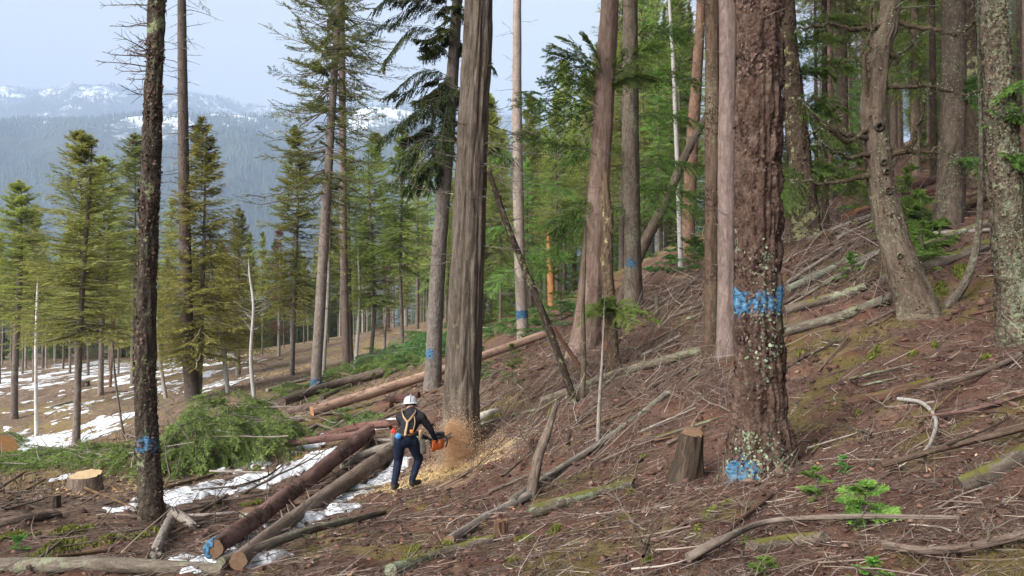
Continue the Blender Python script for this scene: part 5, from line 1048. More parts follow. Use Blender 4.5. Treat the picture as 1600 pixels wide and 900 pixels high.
sapling('green seedling at the bottom edge right of centre', (1195, 903), 28, 30, seed=4, nb=10, M=12, K=12, tint=(1, 1.05, .9), ll=.018, lw=.006)
sapling('green seedling at the bottom edge under the bent branch', (1365, 905), 30, 34, seed=5, nb=10, M=12, K=12, tint=(1.1, 1.15, .9), ll=.016, lw=.006)
sapling('bright seedling on the debris left of the crooked fir', (1330, 432), 34, 30, seed=6, nb=16, M=12, K=12, tint=(1.2, 1.25, 1))
sapling('leafy green young hemlock between the crooked fir and the two-toned trunk', (1442, 420), 115, 52, seed=7, nb=40, M=14, K=12, ll=.06, lw=.014, tint=(1.25, 1.25, 1.1))
sapling('second young hemlock behind the leafy green one', (1425, 352), 92, 52, seed=8, nb=44, M=14, K=12, ll=.075, lw=.016, tint=(1.15, 1.2, 1.1))
sapling('bright green young fir behind the red-barked cedar', (876, 500), 135, 45, seed=9, nb=50, M=16, K=14, ll=.08, lw=.02, tint=(1.15, 1.2, 1))
sapling('green young fir left of the orange-brown snag', (842, 470), 90, 36, seed=10, nb=44, M=14, K=12, ll=.09, lw=.024, tint=(1.1, 1.1, .9))
sapling('twiggy young hemlock right of the felled cedar foot', (800, 606), 66, 40, seed=11, nb=26, M=10, K=8, ll=.06, lw=.012, tint=(.8, .8, .7))
sapling('green seedling right of the felled cedar base', (752, 592), 50, 24, seed=12, nb=20, M=12, K=10, ll=.055, lw=.016)
sapling('pale green seedling on the left foreground moss', (28, 862), 22, 22, seed=13, nb=12, M=12, K=12, ll=.035, lw=.011, tint=(.8, 1.05, 1.0))
sapling('green young tree at the foot of the wood under the blue-marked far fir', (1300, 310), 60, 48, seed=14, nb=40, M=14, K=12, ll=.1, lw=.026)
sapling('green young tree low on the slope behind the twin trunks', (1085, 420), 50, 40, seed=15, nb=30, M=12, K=10, ll=.09, lw=.024, tint=(.9, .95, .9))
for k in range(18):
    px, py = rng.uniform(1010, 1560), rng.uniform(240, 300)
    if abs((py - 440) + (px - 1000) * .36) < 70 and k % 2: pass
    g = G(px, min(py, 470 - (px - 1000) * .28))
    sapling('young hemlock under the wood, ' + ('left of the biggest fir' if px < 1150 else 'between the biggest fir and the crooked fir' if px < 1380 else 'right of the crooked fir') + (', lower down' if py > 270 else ', higher up'), (px, min(py, 470 - (px - 1000) * .28)), rng.uniform(35, 75), rng.uniform(22, 44), seed=40 + k, nb=24, M=12, K=9, ll=.10, lw=.022, tint=(1.25, 1.2, 1.0), group='young hemlocks under the wood on the slope')
def ferns(name, label, pxs, n, seed, size=(.35, .7), mat=M_fern, tint=(1, 1, 1), kind='stuff'):
    r = np.random.default_rng(seed); P = []; 
    q = np.array([(r.uniform(a, c), r.uniform(b_, d_)) for (a, b_, c, d_) in pxs for _ in range(n)]); g = ground(q[:, 0], q[:, 1]); g = g[g[:, 1] < 70]
    for c in g:
        s_ = r.uniform(*size)
        for a in r.uniform(0, 6.283, 6):
            u = np.linspace(0, 1, 7); P.append(c + np.stack([np.cos(a) * s_ * u, np.sin(a) * s_ * u, s_ * (1.0 * u - .75 * u ** 2)], -1))
    P = np.stack(P); V, Fc, rn = sprays(P, 14, 3, np.full(len(P), .17), .11, .045, r, u0=.2, ang=(1.3, .9), base=.02, taper=.85)
    o = put(name, V, Fc, mat, None, {'rnd': rn}); o.color = (*tint, 1); return tag(o, label, None, None, kind)
ferns('bracken', 'pale green bracken covering the bank behind the cedar being felled', [(750, 470, 870, 535), (745, 430, 850, 480), (690, 500, 740, 560), (640, 520, 690, 560)], 55, 3)
ferns('bracken', 'scattered green undergrowth on the bank behind the leaning grey stem', [(1000, 360, 1100, 430), (870, 460, 960, 500)], 26, 4, (.3, .5), tint=(.75, .8, .7))
ferns('bracken', 'green ground plants under the trees up the slope', [(1240, 270, 1350, 340), (1390, 330, 1470, 400)], 26, 5, (.2, .4), mat=M_hem, tint=(.9, .9, .8))
# ------------------------------------------------------------------ litter: sticks, needles, moss
def scatter(n, rmin, rmax, a0=-44, a1=44, seed=0, pw=1.0):
    r = np.random.default_rng(seed); rr_ = rmin * (rmax / rmin) ** (r.uniform(0, 1, n) ** pw); a = np.radians(r.uniform(a0, a1, n))
    x, y = rr_ * np.sin(a), rr_ * np.cos(a); return np.stack([x, y, height(x, y)], -1), rr_, r
dirv = nrm((G(900, 690) - G(560, 880)) * A(1, 1, 0)); DA = math.atan2(dirv[1], dirv[0])
def sticks(n, rmin, rmax, L, R, seed, upright=.1, align=.55, k=3, S=4, curve=.12, a0=-44, a1=44, pts=None, dz=.01, spread=.35):
    if pts is None: P, rr_, r = scatter(n, rmin, rmax, a0, a1, seed)
    else: P = pts; r = np.random.default_rng(seed); n = len(P); rr_ = np.hypot(P[:, 0], P[:, 1])
    a = np.where(r.uniform(0, 1, n) < align, DA + r.normal(0, spread, n), r.uniform(0, 6.283, n)); l = r.uniform(L[0], L[1], n) * np.clip(.55 + rr_ / 14, .6, 2.2) * r.uniform(.4, 1, n)
    up = np.where(r.uniform(0, 1, n) < upright, r.uniform(.3, 1.6, n), r.normal(0, .08, n)); u = np.linspace(-.5, .5, S)
    D = np.stack([np.cos(a), np.sin(a), 0 * a], -1); N_ = np.stack([-np.sin(a), np.cos(a), 0 * a], -1)
    Q = P[:, None] + D[:, None] * (l[:, None] * u)[..., None] + N_[:, None] * ((r.normal(0, curve, n) * l)[:, None] * (u ** 2) * 4)[..., None]
    Q = Q + r.normal(0, .02, Q.shape) * l[:, None, None]; hz = height(Q[..., 0], Q[..., 1], False); hz = hz - hz.mean(1, keepdims=True) + P[:, None, 2]
    Q[..., 2] = hz + dz + (up * l)[:, None] * (u + .5) * .55 + np.abs(r.normal(0, .02, (n, 1)))
    w_ = np.clip(.5 + rr_ / 10, .6, 4); V, Fq = tubes(Q, (r.uniform(R[0], R[1], n) * w_)[:, None] * np.linspace(1, .35, S), k)
    rn = np.clip(r.beta(1.6, 2.4, n), 0, 1); return V, Fq, np.repeat(rn, S * k)
parts = [sticks(5000, 2.4, 16, (.12, .55), (.0015, .0045), 1), sticks(650, 2.6, 18, (.4, 1.2), (.003, .008), 2, .12, k=4, S=6, curve=.2), sticks(2200, 14, 70, (.2, .6), (.003, .006), 3, .2)]
hs_ = []
r = np.random.default_rng(77)
for (a, b_, c, d_, n) in [(740, 575, 1000, 720, 620), (1000, 430, 1130, 560, 560), (1235, 330, 1400, 470, 560), (860, 540, 1000, 620, 320), (1000, 560, 1140, 640, 240)]:
    hs_.append(ground(r.uniform(a, c, n), r.uniform(b_, d_, n)))
hs_ = np.concatenate(hs_)
parts.append(sticks(0, 1, 1, (.3, .8), (.0018, .0036), 4, .65, .2, pts=hs_, curve=.25))
for (n, rm, rM, L0, L1, sd_, al_) in ((46000, 2.2, 20, .03, .18, 41, .4), (12000, 2.4, 24, .15, .6, 42, .6), (16000, 14, 80, .1, .35, 43, .3)):
    P, rr_, r = scatter(n, rm, rM, seed=sd_); a = np.where(r.uniform(0, 1, n) < al_, DA + r.normal(0, .5, n), r.uniform(0, 6.283, n)); l = r.uniform(L0, L1, n) * np.clip(.5 + rr_ / 14, .6, 3)
    e = np.stack([np.cos(a), np.sin(a)], -1) * l[:, None]; z1 = height(P[:, 0] + e[:, 0], P[:, 1] + e[:, 1], False) - height(P[:, 0], P[:, 1], False); D = np.stack([e[:, 0], e[:, 1], z1 + l * r.normal(.06, .16, n)], -1)
    wd = r.uniform(.0022, .006, n) * np.clip(.4 + rr_ / 9, .5, 4); Vb, Fb = blades3(P + A(0, 0, .012), nrm(D), r.normal(0, .7, (n, 3)) + A(0, -.4, .7), np.linalg.norm(D, axis=1), wd); parts.append((Vb, Fb, np.repeat(np.clip(r.beta(1.4, 2.6, n), 0, 1), 3)))
V, Fs, rn = join(parts); o = put('twig_litter', V, Fs, M_twigs, None, {'rnd': rn}); tag(o, 'dead twigs and sticks littering the forest floor', None, None, 'stuff')
P, rr_, r = scatter(52000, 2.2, 26, seed=6); n = len(P); a = r.uniform(0, 6.283, n); D = nrm(np.stack([np.cos(a), np.sin(a), r.normal(.1, .3, n)], -1)); s_ = r.uniform(.012, .04, n) * np.clip(rr_ / 6, .7, 4)
V, Fc = blades3(P + A(0, 0, .006), D, A(0, 0, 1) + r.normal(0, .5, (n, 3)), s_, s_ * r.uniform(.12, .4, n)); pn = fbm2(P[:, 0] / .8, P[:, 1] / .8, 91, 3)
o = put('needle_litter', V, Fc, M_litter, None, {'rnd': np.repeat(np.clip(r.beta(1.5, 2, n) * .8 + (pn - .4) * .5, 0, 1), 3)}); tag(o, 'reddish needles and bark bits covering the slope', None, None, 'stuff')
P, rr_, r = scatter(9000, 2.3, 22, seed=16); n = len(P); a = r.uniform(0, 6.283, n); D = nrm(np.stack([np.cos(a), np.sin(a), r.normal(.05, .25, n)], -1)); s_ = r.uniform(.025, .09, n) * np.clip(rr_ / 8, .6, 2.2) * r.uniform(.4, 1, n)
V, Fc = blades(P + A(0, 0, .012), D, A(0, 0, 1) + r.normal(0, .45, (n, 3)), s_, s_ * r.uniform(.3, .7, n))
o = put('bark_chips', V, Fc, M_litter, None, {'rnd': np.repeat(np.clip(r.beta(1.2, 1.8, n), 0, 1), 4)}); tag(o, 'broken bark chips scattered over the slope', None, None, 'stuff'); o.color = (1, .85, .78, 1)
# crumbs of rotten wood, cones and clods
P, rr_, r = scatter(7000, 2.4, 24, seed=18); n = len(P); s_ = (r.uniform(.008, .03, n) ** 1.0 * np.clip(rr_ / 6, .7, 2.6))[:, None, None] * r.uniform(.5, 1.3, (n, 1, 3)) * A(1.3, 1.3, .7)
oc = A([1, 0, 0], [-1, 0, 0], [0, 1, 0], [0, -1, 0], [0, 0, 1], [0, 0, -1]); V = P[:, None] + A(0, 0, .01) + (oc[None] + r.normal(0, .3, (n, 6, 3))) * s_
fo = A([0, 2, 4], [2, 1, 4], [1, 3, 4], [3, 0, 4], [2, 0, 5], [1, 2, 5], [3, 1, 5], [0, 3, 5]).astype(int); o = put('forest_debris', V, (fo[None] + (np.arange(n) * 6)[:, None, None]).reshape(-1, 3), M_litter, None, {'rnd': np.repeat(np.clip(r.beta(1.1, 2.6, n), 0, 1), 6)}); tag(o, 'crumbs of rotten wood and cones on the slope', None, None, 'stuff')
# needles and sticks fallen on the snow
sn_ = bpy.data.objects['snow'].data; sv = np.empty(len(sn_.vertices) * 3); sn_.vertices.foreach_get('co', sv); sv = sv.reshape(-1, 3); sv = sv[sv[:, 1] < 24]; pk = sv[r.integers(0, len(sv), 2600)] + A(0, 0, .012); n = len(pk); a = r.uniform(0, 6.283, n); l = r.uniform(.03, .28, n)
V, Fc = blades3(pk, np.stack([np.cos(a), np.sin(a), r.normal(.03, .08, n)], -1), A(0, -.3, 1) + r.normal(0, .3, (n, 3)), l, r.uniform(.006, .016, n)); tag(put('snow_litter', V, Fc, M_twigs, None, {'rnd': np.repeat(r.beta(1.3, 3, n), 3)}), 'dark needles and twigs fallen on the snow', None, None, 'stuff')
# moss cushions
def mossbed(label, cs, n, seed):
    r = np.random.default_rng(seed); Vs = []; 
    for (px, py, rx) in cs:
        g = G(px, py); k = g[1] / F; m_ = int(n * (rx / 20)); a = r.uniform(0, 6.283, m_); q = np.sqrt(r.uniform(0, 1, m_)); al = DA + r.normal(0, .2)
        lx, ly = np.cos(a) * q * rx * k, np.sin(a) * q * rx * k * .45; x = g[0] + lx * math.cos(al) - ly * math.sin(al); y = g[1] + lx * math.sin(al) + ly * math.cos(al)
        keep = noise2(x / (rx * k) * 3.5, y / (rx * k) * 3.5, seed) > .38; x, y = x[keep], y[keep]; q = q[keep]
        Vs.append(np.stack([x, y, height(x, y) + (1 - q ** 2) * .035 * np.minimum(1, rx * k / .15)], -1))
    P = np.concatenate(Vs); n = len(P); D = nrm(r.normal(0, .6, (n, 3)) + A(0, 0, .8)); s_ = r.uniform(.012, .03, n) * np.clip(np.hypot(P[:, 0], P[:, 1]) / 6, .7, 2.5)
    V, Fc = blades3(P, D, r.normal(0, 1, (n, 3)), s_, s_ * .6); o = put('moss_patches', V, Fc, M_moss, None, {'rnd': np.repeat(np.clip(r.normal(.5, .22, n), 0, 1), 3)}); tag(o, label, None, None, 'stuff')
mossbed('yellow-green moss cushions on the forest floor', [(30, 838, 40), (120, 832, 46), (185, 842, 40), (90, 860, 60), (230, 835, 30), (330, 790, 24), (395, 790, 26), (470, 842, 30), (690, 858, 40), (745, 850, 40), (640, 875, 34), (820, 845, 26), (865, 830, 22), (800, 880, 26),
        (1000, 718, 16), (985, 770, 14), (1110, 800, 22), (1135, 788, 16), (1165, 850, 22), (1275, 700, 12), (1360, 560, 16), (1425, 555, 14), (1370, 548, 14), (1540, 560, 14), (1500, 425, 26), (1470, 455, 22), (1340, 648, 14), (860, 648, 16), (770, 655, 26),
        (885, 555, 12), (878, 560, 8), (1570, 370, 20), (1010, 880, 26), (1090, 830, 16), (1160, 640, 10), (1250, 555, 10), (1560, 480, 14), (1460, 540, 10), (560, 790, 10), (1310, 590, 8), (1330, 350, 10)], 330, 5)
# dry grass in the clearing
P, rr_, r = scatter(9000, 16, 70, -40, -4, seed=8); pn = fbm2(P[:, 0] / 3, P[:, 1] / 3, 33, 3); P = P[pn > .5]; n = len(P); D = nrm(r.normal(0, .35, (n, 3)) + A(0, 0, 1)); s_ = r.uniform(.08, .22, n)
V, Fc = blades3(P - A(0, 0, .01), D, r.normal(0, 1, (n, 3)), s_, s_ * .2); tag(put('dry_grass', V, Fc, M_grass, None, {'rnd': np.repeat(r.uniform(0, 1, n), 3)}), 'dry tan grass stubble on the clearing', None, None, 'stuff')
# branches strewn over the slope, each one a thing
r = np.random.default_rng(12); q = [(r.uniform(640, 1600), 0) for _ in range(46)]; cnt = 0
for k in range(56):
    px = r.uniform(20, 1590); py = r.uniform(560, 890) if px > 650 else r.uniform(740, 890)
    if px > 1240: py = r.uniform(500 - (px - 1240) * .2, 890)
    if abs(px - 640) < 70 and 600 < py < 790: continue
    c0 = r.uniform(); g = G(px, py); a = DA + r.normal(0, .45); l = r.uniform(.5, 1.5) * np.clip(g[1] / 9, .55, 1.5); S = 9; u = np.linspace(-.5, .5, S)
    Q = np.stack([g[0] + np.cos(a) * l * u - np.sin(a) * l * r.normal(0, .15) * u ** 2 * 3, g[1] + np.sin(a) * l * u + np.cos(a) * l * r.normal(0, .15) * u ** 2 * 3, 0 * u], -1); Q[:, :2] += np.cumsum(r.normal(0, .012, (S, 2)), 0) * l
    rad_ = r.uniform(.006, .018) * np.clip(g[1] / 8, .7, 1.6); hz = height(Q[:, 0], Q[:, 1], False); Q[:, 2] = hz + (height(g[0], g[1]) - height(g[0], g[1], False)) + rad_ * 1.4 + np.maximum(0, (u + .5)) * l * max(0, r.normal(.02, .08))
    ns = 7; i = r.integers(2, S - 1, ns); Dt = nrm(nrm(Q[-1] - Q[0]) * .7 + r.normal(0, .6, (ns, 3)) + A(0, 0, .35)); ln = r.uniform(.1, .35, ns) * l
    tw = Q[i][:, None] + Dt[:, None] * (ln[:, None] * np.linspace(0, 1, 5))[..., None] + np.cumsum(r.normal(0, .02, (ns, 5, 3)), 1) * ln[:, None, None]
    V, Fs, _ = join([tubes(Q, rad_ * np.linspace(1, .3, S), 6), tubes(tw, np.full((ns, 1), rad_ * .42) * np.linspace(1, .3, 5), 4)])
    o = put('fallen_branch', V, Fs, B['deadwood'] if c0 < .55 else B['twig'], None, {'tc': V}, smooth=True); tag(o, '%s twiggy branch lying %s' % ('grey' if c0 < .55 else 'brown', 'on the ground left of the worker' if px < 600 else 'downslope between worker and broken grey branch' if px < 840 else 'on the slope left of the biggest fir' if px < 1140 else 'upslope right of the biggest fir' if py < 720 else 'low on the slope right of the biggest fir'), 'branch', 'dead branches strewn over the slope'); c = r.uniform(.4, .9); o.color = (c, c * .93, c * .86, 1)
# ------------------------------------------------------------------ the worker, his saw, the sawdust
M_shirt = plain('charcoal_shirt', (.022, .021, .023), .95, .35, 40, .05, .004); M_trs = plain('navy_trousers', (.013, .018, .033), .9, .35, 30, .08, .004)
M_boot = plain('boot_leather', (.045, .035, .028), .8, .4, 30); M_skin = plain('skin', (.42, .25, .18), .6, .1, 20); M_hair = plain('dark_hair', (.02, .014, .01), .8, .4, 60)
M_hat = plain('silver_hard_hat', (.34, .345, .35), .38, .1, 14, .5); M_strap = plain('tan_leather', (.34, .23, .13), .7, .2, 30); M_glove = plain('dark_glove', (.03, .028, .026), .85, .3, 40)
M_belt = plain('brown_belt', (.09, .055, .035), .7, .3, 30); M_redp = plain('red_plastic', (.45, .03, .02), .45, .1, 20, .4); M_bluep = plain('blue_plastic', (.04, .20, .55), .45, .1, 20, .4)
M_pouch = plain('grey_pouch', (.13, .11, .09), .85, .3, 30); M_saw = plain('orange_saw_cover', (.50, .11, .02), .45, .15, 20, .4); M_sawd = plain('black_saw_body', (.02, .02, .02), .5, .3, 20, .4)
M_steel = plain('guide_bar_steel', (.35, .35, .36), .4, .2, 30, .5); M_patch = plain('orange_patch', (.55, .20, .05), .7, .1, 20)
wg = G(632, 766); wk = wg[1] / F * 1.0
def Wp(p): return wg + np.asarray(p, float) * (wk / .01)
T = thing('person', wg, 'worker in dark clothes and silver hard hat bending to saw the cedar', 'person')
SK = {  # joint: (x right, y away, z up, radius)
    'pel': (.02, .0, .79, .135), 'wai': (.035, .06, .905, .125), 'che': (.07, .19, 1.04, .150), 'nec': (.07, .30, 1.145, .105), 'nk2': (.06, .34, 1.19, .055), 'hed': (.04, .40, 1.265, .083), 'htp': (.035, .41, 1.32, .075),
    'sl': (-.11, .255, 1.09, .072), 'sr': (.235, .20, 1.10, .075), 'er': (.375, .27, .90, .050), 'wr': (.445, .39, .70, .034), 'el': (-.05, .50, .87, .048), 'wl': (.27, .61, .70, .033),
    'hl': (-.075, -.02, .76, .105), 'kl': (-.105, .06, .45, .070), 'al': (-.155, -.03, .10, .052), 'hr': (.11, .03, .75, .105), 'kr': (.205, .17, .45, .070), 'ar': (.105, .09, .13, .052),
    'fl': (-.155, -.02, .05, .05), 'tl': (-.135, .15, .035, .040), 'fr': (.105, .10, .075, .05), 'tr': (.20, .24, .065, .040)}
BONES = [('pel', 'wai', 1), ('wai', 'che', 0), ('che', 'nec', 0), ('nec', 'nk2', 0), ('nk2', 'hed', 3), ('hed', 'htp', 4), ('che', 'sl', 0), ('che', 'sr', 0), ('nec', 'sl', 0), ('nec', 'sr', 0), ('sr', 'er', 0), ('er', 'wr', 0), ('sl', 'el', 0), ('el', 'wl', 0),
         ('pel', 'hl', 1), ('pel', 'hr', 1), ('hl', 'kl', 1), ('kl', 'al', 1), ('hr', 'kr', 1), ('kr', 'ar', 1), ('al', 'fl', 2), ('fl', 'tl', 2), ('ar', 'fr', 2), ('fr', 'tr', 2)]
def capsule(a, b, ra, rb, n=14):
    a, b = np.asarray(a), np.asarray(b); t_ = nrm(b - a); u = nrm(np.cross(t_, A(.31, .87, .2))); v = np.cross(t_, u); th = np.arange(n) * 2 * PI / n; rings = []
    for k in range(5): f = math.pi / 2 * k / 5; rings.append((a - t_ * ra * math.cos(f), ra * math.sin(f) + 1e-4))
    for k in range(6): rings.append((a + (b - a) * k / 5, ra + (rb - ra) * k / 5))
    for k in range(4, -1, -1): f = math.pi / 2 * k / 5; rings.append((b + t_ * rb * math.cos(f), rb * math.sin(f) + 1e-4))
    V = np.stack([c + r_ * (u * np.cos(th)[:, None] + v * np.sin(th)[:, None]) for c, r_ in rings]); m_ = len(rings); Fq = gridfaces(m_, n)
    V = np.concatenate([V.reshape(-1, 3), [rings[0][0], rings[-1][0]]]); j = np.arange(n); j2 = (j + 1) % n
    return V, Fq, np.concatenate([np.stack([j2, j, np.full(n, m_ * n)], 1), np.stack([(m_ - 1) * n + j, (m_ - 1) * n + j2, np.full(n, m_ * n + 1)], 1)])
pv_, pq, pt, off = [], [], [], 0
for a, b_, _ in BONES:
    V, q4, q3 = capsule(SK[a][:3], SK[b_][:3], SK[a][3], SK[b_][3]); pv_.append(V); pq.append(q4 + off); pt.append(q3 + off); off += len(V)
tmp_me = mesh('body_blank', np.concatenate(pv_), [np.concatenate(pq), np.concatenate(pt)], None); tmp = obj('body_blank', tmp_me)
m_ = tmp.modifiers.new('r', 'REMESH'); m_.mode = 'VOXEL'; m_.voxel_size = .011
m_ = tmp.modifiers.new('s', 'SMOOTH'); m_.iterations = 5; m_.factor = .5
dg = bpy.context.evaluated_depsgraph_get(); ev = tmp.evaluated_get(dg); bm_ = bpy.data.meshes.new_from_object(ev)
bpy.data.objects.remove(tmp); n = len(bm_.vertices); V = np.empty(n * 3); bm_.vertices.foreach_get('co', V); V = V.reshape(-1, 3)
V = V + (noise3(V * 14, 3)[:, None] - .5) * .014 * nrm(V - A(.04, .1, .8)) + (noise3(V * A(30, 30, 45), 5)[:, None] - .5) * .008 * A(1, .6, .2)     # folds of cloth
bm_.vertices.foreach_set('co', (V * (wk / .01)).ravel()); np_ = len(bm_.polygons); C = np.empty(np_ * 3); bm_.polygons.foreach_get('center', C); C = C.reshape(-1, 3) / (wk / .01)
best = np.full(np_, 9.); mi = np.zeros(np_, int)
for a, b_, k in BONES:
    p, q = A(*SK[a][:3]), A(*SK[b_][:3]); u = np.clip(((C - p) @ (q - p)) / ((q - p) @ (q - p)), 0, 1); dd_ = np.linalg.norm(C - p - u[:, None] * (q - p), axis=1) - (SK[a][3] + (SK[b_][3] - SK[a][3]) * u)
    s_ = dd_ < best; best[s_] = dd_[s_]; mi[s_] = k
mi[(mi == 0) & (C[:, 2] < .86)] = 1; mi[(mi == 1) & (C[:, 2] > .87)] = 0; mi[(mi == 1) & (C[:, 2] < .10) & (C[:, 0] < 0)] = 2; mi[(mi == 3) & (C[:, 2] > 1.30)] = 4
for mm in (M_shirt, M_trs, M_boot, M_skin, M_hair): bm_.materials.append(mm)
bm_.polygons.foreach_set('material_index', mi.astype(np.int32)); bm_.polygons.foreach_set('use_smooth', np.ones(np_, bool)); bm_.name = 'body'; obj('body', bm_, T)
def lathe(c, ax, prof, n=28, sx=1., sy=1.):
    ax = nrm(np.asarray(ax, float)); u = nrm(np.cross(ax, A(1, .1, .05))); v = np.cross(ax, u); th = np.arange(n) * 2 * PI / n; prof = np.array(prof)
    return np.asarray(c) + prof[:, 1][:, None, None] * ax + prof[:, 0][:, None, None] * (u * np.cos(th)[:, None] * sx + v * np.sin(th)[:, None] * sy), gridfaces(len(prof), n)
def wput(name, V, Fq, mat, parent=None, smooth=True, label=None):
    o = put(name, Wp(np.asarray(V).reshape(-1, 3)), Fq, mat, parent or T, smooth=smooth)
    if label: o['label'] = label
    return o
HC = A(.038, .41, 1.295); HA = A(-.05, .20, 1.)
V, Fq = lathe(HC, HA, [(.150, -.022), (.152, -.018), (.118, .0), (.112, .012), (.110, .04), (.098, .075), (.072, .103), (.035, .117), (.001, .120)], 32); hat = wput('hard_hat', V, Fq, M_hat, label='silver full-brim hard hat')
rg = smoothpath([HC + A(0, -.115, .035), HC + A(0, -.075, .10), HC + A(0, .02, .135), HC + A(0, .1, .11)], 12); V, Fq = tubes(rg, np.full(12, .012), 6); wput('crown_ridge', V, Fq, M_hat, hat)
def strap(pts, wdt, n=14, th=.009):
    P = smoothpath(pts, n) + A(0, -.034, .014); Tt = nrm(np.gradient(P, axis=0)); C0 = A(.045, .13, 1.0); N_ = nrm(P - C0 - A(0, 0, 1) * ((P - C0) @ A(0, 0, 1))[:, None]); S_ = nrm(np.cross(Tt, N_)); o_ = np.array([(-1, 0), (1, 0), (1, 1), (-1, 1)])
    V = P[:, None] + S_[:, None] * (o_[:, 0] * wdt / 2)[None, :, None] + N_[:, None] * (o_[:, 1] * th)[None, :, None]; return V, gridfaces(n, 4)
for side, pts in ((-1, [(.04, .055, 1.04), (-.015, .085, 1.10), (-.055, .165, 1.165), (-.065, .265, 1.19)]), (1, [(.05, .05, 1.04), (.10, .065, 1.10), (.14, .13, 1.16), (.145, .235, 1.185)])): V, Fq = strap(pts, .032); wput('suspender', V, Fq, M_strap)
V, Fq = strap([(.045, .045, 1.05), (.04, -.005, .985), (.03, -.08, .905), (.03, -.115, .86)], .034); wput('suspender', V, Fq, M_strap)
V, Fq = strap([(.14, .07, 1.125), (.16, .03, 1.03), (.14, -.05, .92), (.125, -.075, .88)], .014); wput('suspender', V, Fq, M_strap)
th = np.linspace(0, 2 * PI, 25)[:-1]; bl = np.stack([.028 + .148 * np.cos(th), .025 + .138 * np.sin(th), .872 + .03 * np.sin(th)], -1); bt = bl + A(0, 0, .042); ou = lambda q, f: q + (q - q.mean(0)) * f
V = np.stack([bl, ou(bl, .06), ou(bt, .06), bt, bl]); wput('belt', V, gridfaces(5, 24), M_belt)
def boxy(c, s, rot=0., bev=.25, tilt=0.):
    """a rounded pouch: superellipse sections"""
    th = np.arange(16) * 2 * PI / 16; ct, st = np.cos(th), np.sin(th); e = .5; x = np.sign(ct) * np.abs(ct) ** e; y = np.sign(st) * np.abs(st) ** e
    zs = A(-1, -.97, -.85, -.4, .4, .85, .97, 1); f = A(.01, .75, .95, 1, 1, .95, .75, .01); V = np.stack([np.stack([x * s[0] / 2 * g_, y * s[1] / 2 * g_, 0 * x + z_ * s[2] / 2], -1) for z_, g_ in zip(zs, f)])
    cz, sz = math.cos(rot), math.sin(rot); V = V @ np.array([[cz, sz, 0], [-sz, cz, 0], [0, 0, 1]]); V[..., 0] += V[..., 2] * tilt; return V + np.asarray(c), gridfaces(8, 16)
V, Fq = boxy((-.165, -.03, .79), (.10, .09, .20), .3); p_ = wput('hip_pouch', V, Fq, M_pouch, label='grey pouch on the left hip')
for cx_, cz_ in ((-.185, .90), (-.15, .905), (-.17, .925)): V, Fq = boxy((cx_, -.04, cz_), (.035, .05, .075), .2); wput('red_wedge', V, Fq, M_redp, p_)
V, Fq = lathe((-.075, -.165, .865), (.15, -1, .1), [(.001, -.018), (.042, -.018), (.046, -.01), (.046, .012), (.040, .02), (.001, .02)], 20); wput('tape_reel', V, Fq, M_bluep, label='blue round tape reel')
V, Fq = boxy((-.075, -.15, .92), (.02, .015, .06)); wput('reel_hook', V, Fq, M_belt)
V, Fq = boxy((.125, -.128, .93), (.055, .02, .05), .2); wput('belt_patch', V, Fq, M_patch)
V, Fq = boxy((.275, .06, .66), (.09, .07, .23), .6, tilt=-.1); wput('thigh_pouch', V, Fq, M_pouch, label='worn grey holster on the right thigh')
V, Fq = boxy((.245, .03, .86), (.06, .05, .14), .6, tilt=.15); wput('side_pouch', V, Fq, M_strap)
for wr, el_, sgn in (('wr', 'er', 1), ('wl', 'el', -1)):
    w0 = A(*SK[wr][:3]); D = nrm(w0 - A(*SK[el_][:3])); D = nrm(D * .6 + A(.35, .45, -.25)); U = nrm(np.cross(D, A(0, 0, 1))); Nn = np.cross(U, D); pc = w0 + D * .05
    pl, plF = boxy((0, 0, 0), (.085, .034, .10)); R_ = np.stack([U, Nn, D]); ps = [(pl.reshape(-1, 3) @ R_ + pc, plF)]
    for k, (l, o_) in enumerate(((.062, -.033), (.072, -.011), (.07, .011), (.055, .033))):
        b0 = pc + D * .045 + U * o_; P = np.stack([b0, b0 + D * l * .4 - Nn * .008, b0 + D * l * .55 - Nn * l * .5, b0 + D * l * .2 - Nn * l * .85]); ps.append(tubes(P, A(.012, .012, .011, .009), 7))
    b0 = pc - D * .02 + U * .04 * sgn * -1; ps.append(tubes(np.stack([b0, b0 + D * .03 - U * .022 * sgn, b0 + D * .055 - U * .02 * sgn - Nn * .03]), A(.014, .012, .009), 7))
    V, Fs, _ = join(ps); wput('glove', V, Fs, M_glove)
# chainsaw in his hands: power head, handles, guide bar cutting into the cedar
S0 = A(.475, .51, .625); bd = nrm(np.asarray(FELL + A(-.02, -.05, 0) - Wp(S0)) * A(1, 1, 0)); sdv = np.cross(bd, A(0, 0, 1))
CS = thing('chainsaw', Wp(S0), 'orange chainsaw held to the foot of the cedar', 'chainsaw')
RT = np.stack([bd, -sdv, A(0, 0, 1)])
def cput(name, V, Fq, mat, parent=None): return put(name, Wp(np.asarray(V).reshape(-1, 3) @ RT + S0), Fq, mat, parent or CS, smooth=True)
V, Fq = boxy((0, 0, 0), (.26, .17, .17)); cput('power_head', V, Fq, M_saw)
V, Fq = boxy((.0, 0, .085), (.16, .13, .07)); cput('top_cover', V, Fq, M_sawd)
V, Fq = lathe((-.02, .09, -.01), (0, 1, 0), [(.001, -.01), (.062, -.01), (.068, 0), (.062, .02), (.001, .022)], 20); cput('starter_housing', V, Fq, M_sawd)
V, Fq = tubes(smoothpath([(-.12, 0, .05), (-.22, 0, .075), (-.31, 0, .03), (-.30, 0, -.06), (-.12, 0, -.07)], 22), np.full(22, .017), 8); cput('rear_handle', V, Fq, M_saw)
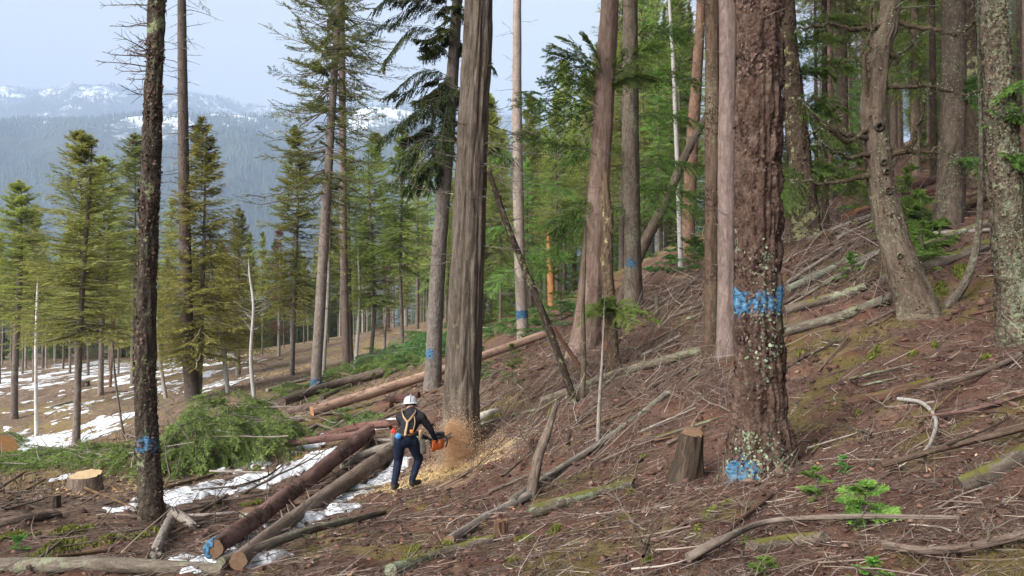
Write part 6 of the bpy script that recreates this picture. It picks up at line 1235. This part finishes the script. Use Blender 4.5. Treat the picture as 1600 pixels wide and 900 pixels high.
V, Fq = tubes(smoothpath([(.06, -.11, -.07), (.07, -.13, .06), (.075, 0, .165), (.07, .13, .06), (.06, .11, -.07)], 24), np.full(24, .013), 8); cput('front_handle', V, Fq, M_sawd)
V, Fq = boxy((.125, 0, .13), (.02, .15, .09)); cput('hand_guard', V, Fq, M_sawd)
x = np.r_[.12, np.linspace(.14, .72, 12), .75, .765]; hw = np.r_[.036, np.linspace(.04, .036, 12), .026, .004]; V = np.stack([np.stack([np.full(4, x_), A(-.004, .004, .004, -.004), A(-1, -1, 1, 1) * h_], -1) for x_, h_ in zip(x, hw)]); bar = cput('guide_bar', V, gridfaces(len(x), 4), M_steel)
V = np.concatenate([np.stack([x, 0 * x, hw + .006], -1), np.stack([x, 0 * x, -hw - .006], -1)[::-1]]); V, Fq = tubes(V, np.full(len(V), .007), 5); cput('saw_chain', V, Fq, M_sawd, bar)
# flying sawdust and the fresh heap under it
r = np.random.default_rng(31); src = FELL + A(-.16, -.44, .44); n = 52000
vel = np.stack([r.normal(.36, .42, n), r.normal(-.55, .34, n), r.normal(.55, .55, n)], -1) * np.abs(r.normal(.9, .35, (n, 1))); tt = r.uniform(.0, 1, n) ** .9 * .62; P = src + vel * tt[:, None] * 1.0 - A(0, 0, 4.9) * (tt ** 2)[:, None] * .72 + r.normal(0, .035, (n, 3))
hz = height(P[:, 0], P[:, 1]); P = P[P[:, 2] > hz + .01]; n = len(P)
D = nrm(r.normal(0, 1, (n, 3))); s_ = r.uniform(.008, .022, n); V, Fc = blades3(P, D, r.normal(0, 1, (n, 3)), s_, s_ * .6)
tag(put('sawdust_spray', V, Fc, M_dust, None, {'rnd': np.repeat(r.uniform(.1, 1, n), 3)}), 'tan sawdust flying from the saw at the cedar foot', None, None, 'stuff')
n = 11000; a = r.normal(0, 1, (n, 2)); c = np.stack([FELL[0] - .25 + .62 * a[:, 0], FELL[1] - .85 + .42 * a[:, 1]], -1); keep = noise2(c[:, 0] * 3.2, c[:, 1] * 3.2, 8) > .3; c = c[keep]; n = len(c)
P = np.stack([c[:, 0], c[:, 1], height(c[:, 0], c[:, 1]) + .012 + .03 * r.uniform(0, 1, n)], -1); s_ = r.uniform(.01, .03, n); V, Fc = blades3(P, nrm(r.normal(0, 1, (n, 3)) * A(1, 1, .4)), A(0, 0, 1) + r.normal(0, .5, (n, 3)), s_, s_ * .5)
tag(put('sawdust', V, Fc, M_dust, None, {'rnd': np.repeat(r.uniform(0, 1, n), 3)}), 'fresh sawdust strewn round the cedar foot', None, None, 'stuff')
# chips round the wide fresh stump
g = G(175, 768); n = 500; c = g[:2] + r.normal(0, 1, (n, 2)) * A(.55, .35); P = np.stack([c[:, 0], c[:, 1], height(c[:, 0], c[:, 1]) + .015], -1); s_ = r.uniform(.03, .1, n); V, Fc = blades(P, nrm(r.normal(0, 1, (n, 3)) * A(1, 1, .25)), A(0, 0, 1) + r.normal(0, .3, (n, 3)), s_, s_ * .45)
tag(put('wood_chips', V, Fc, M_dust, None, {'rnd': np.repeat(r.uniform(0, 1, n), 4)}), 'pale wood chips scattered beside the fresh stump', None, None, 'stuff')
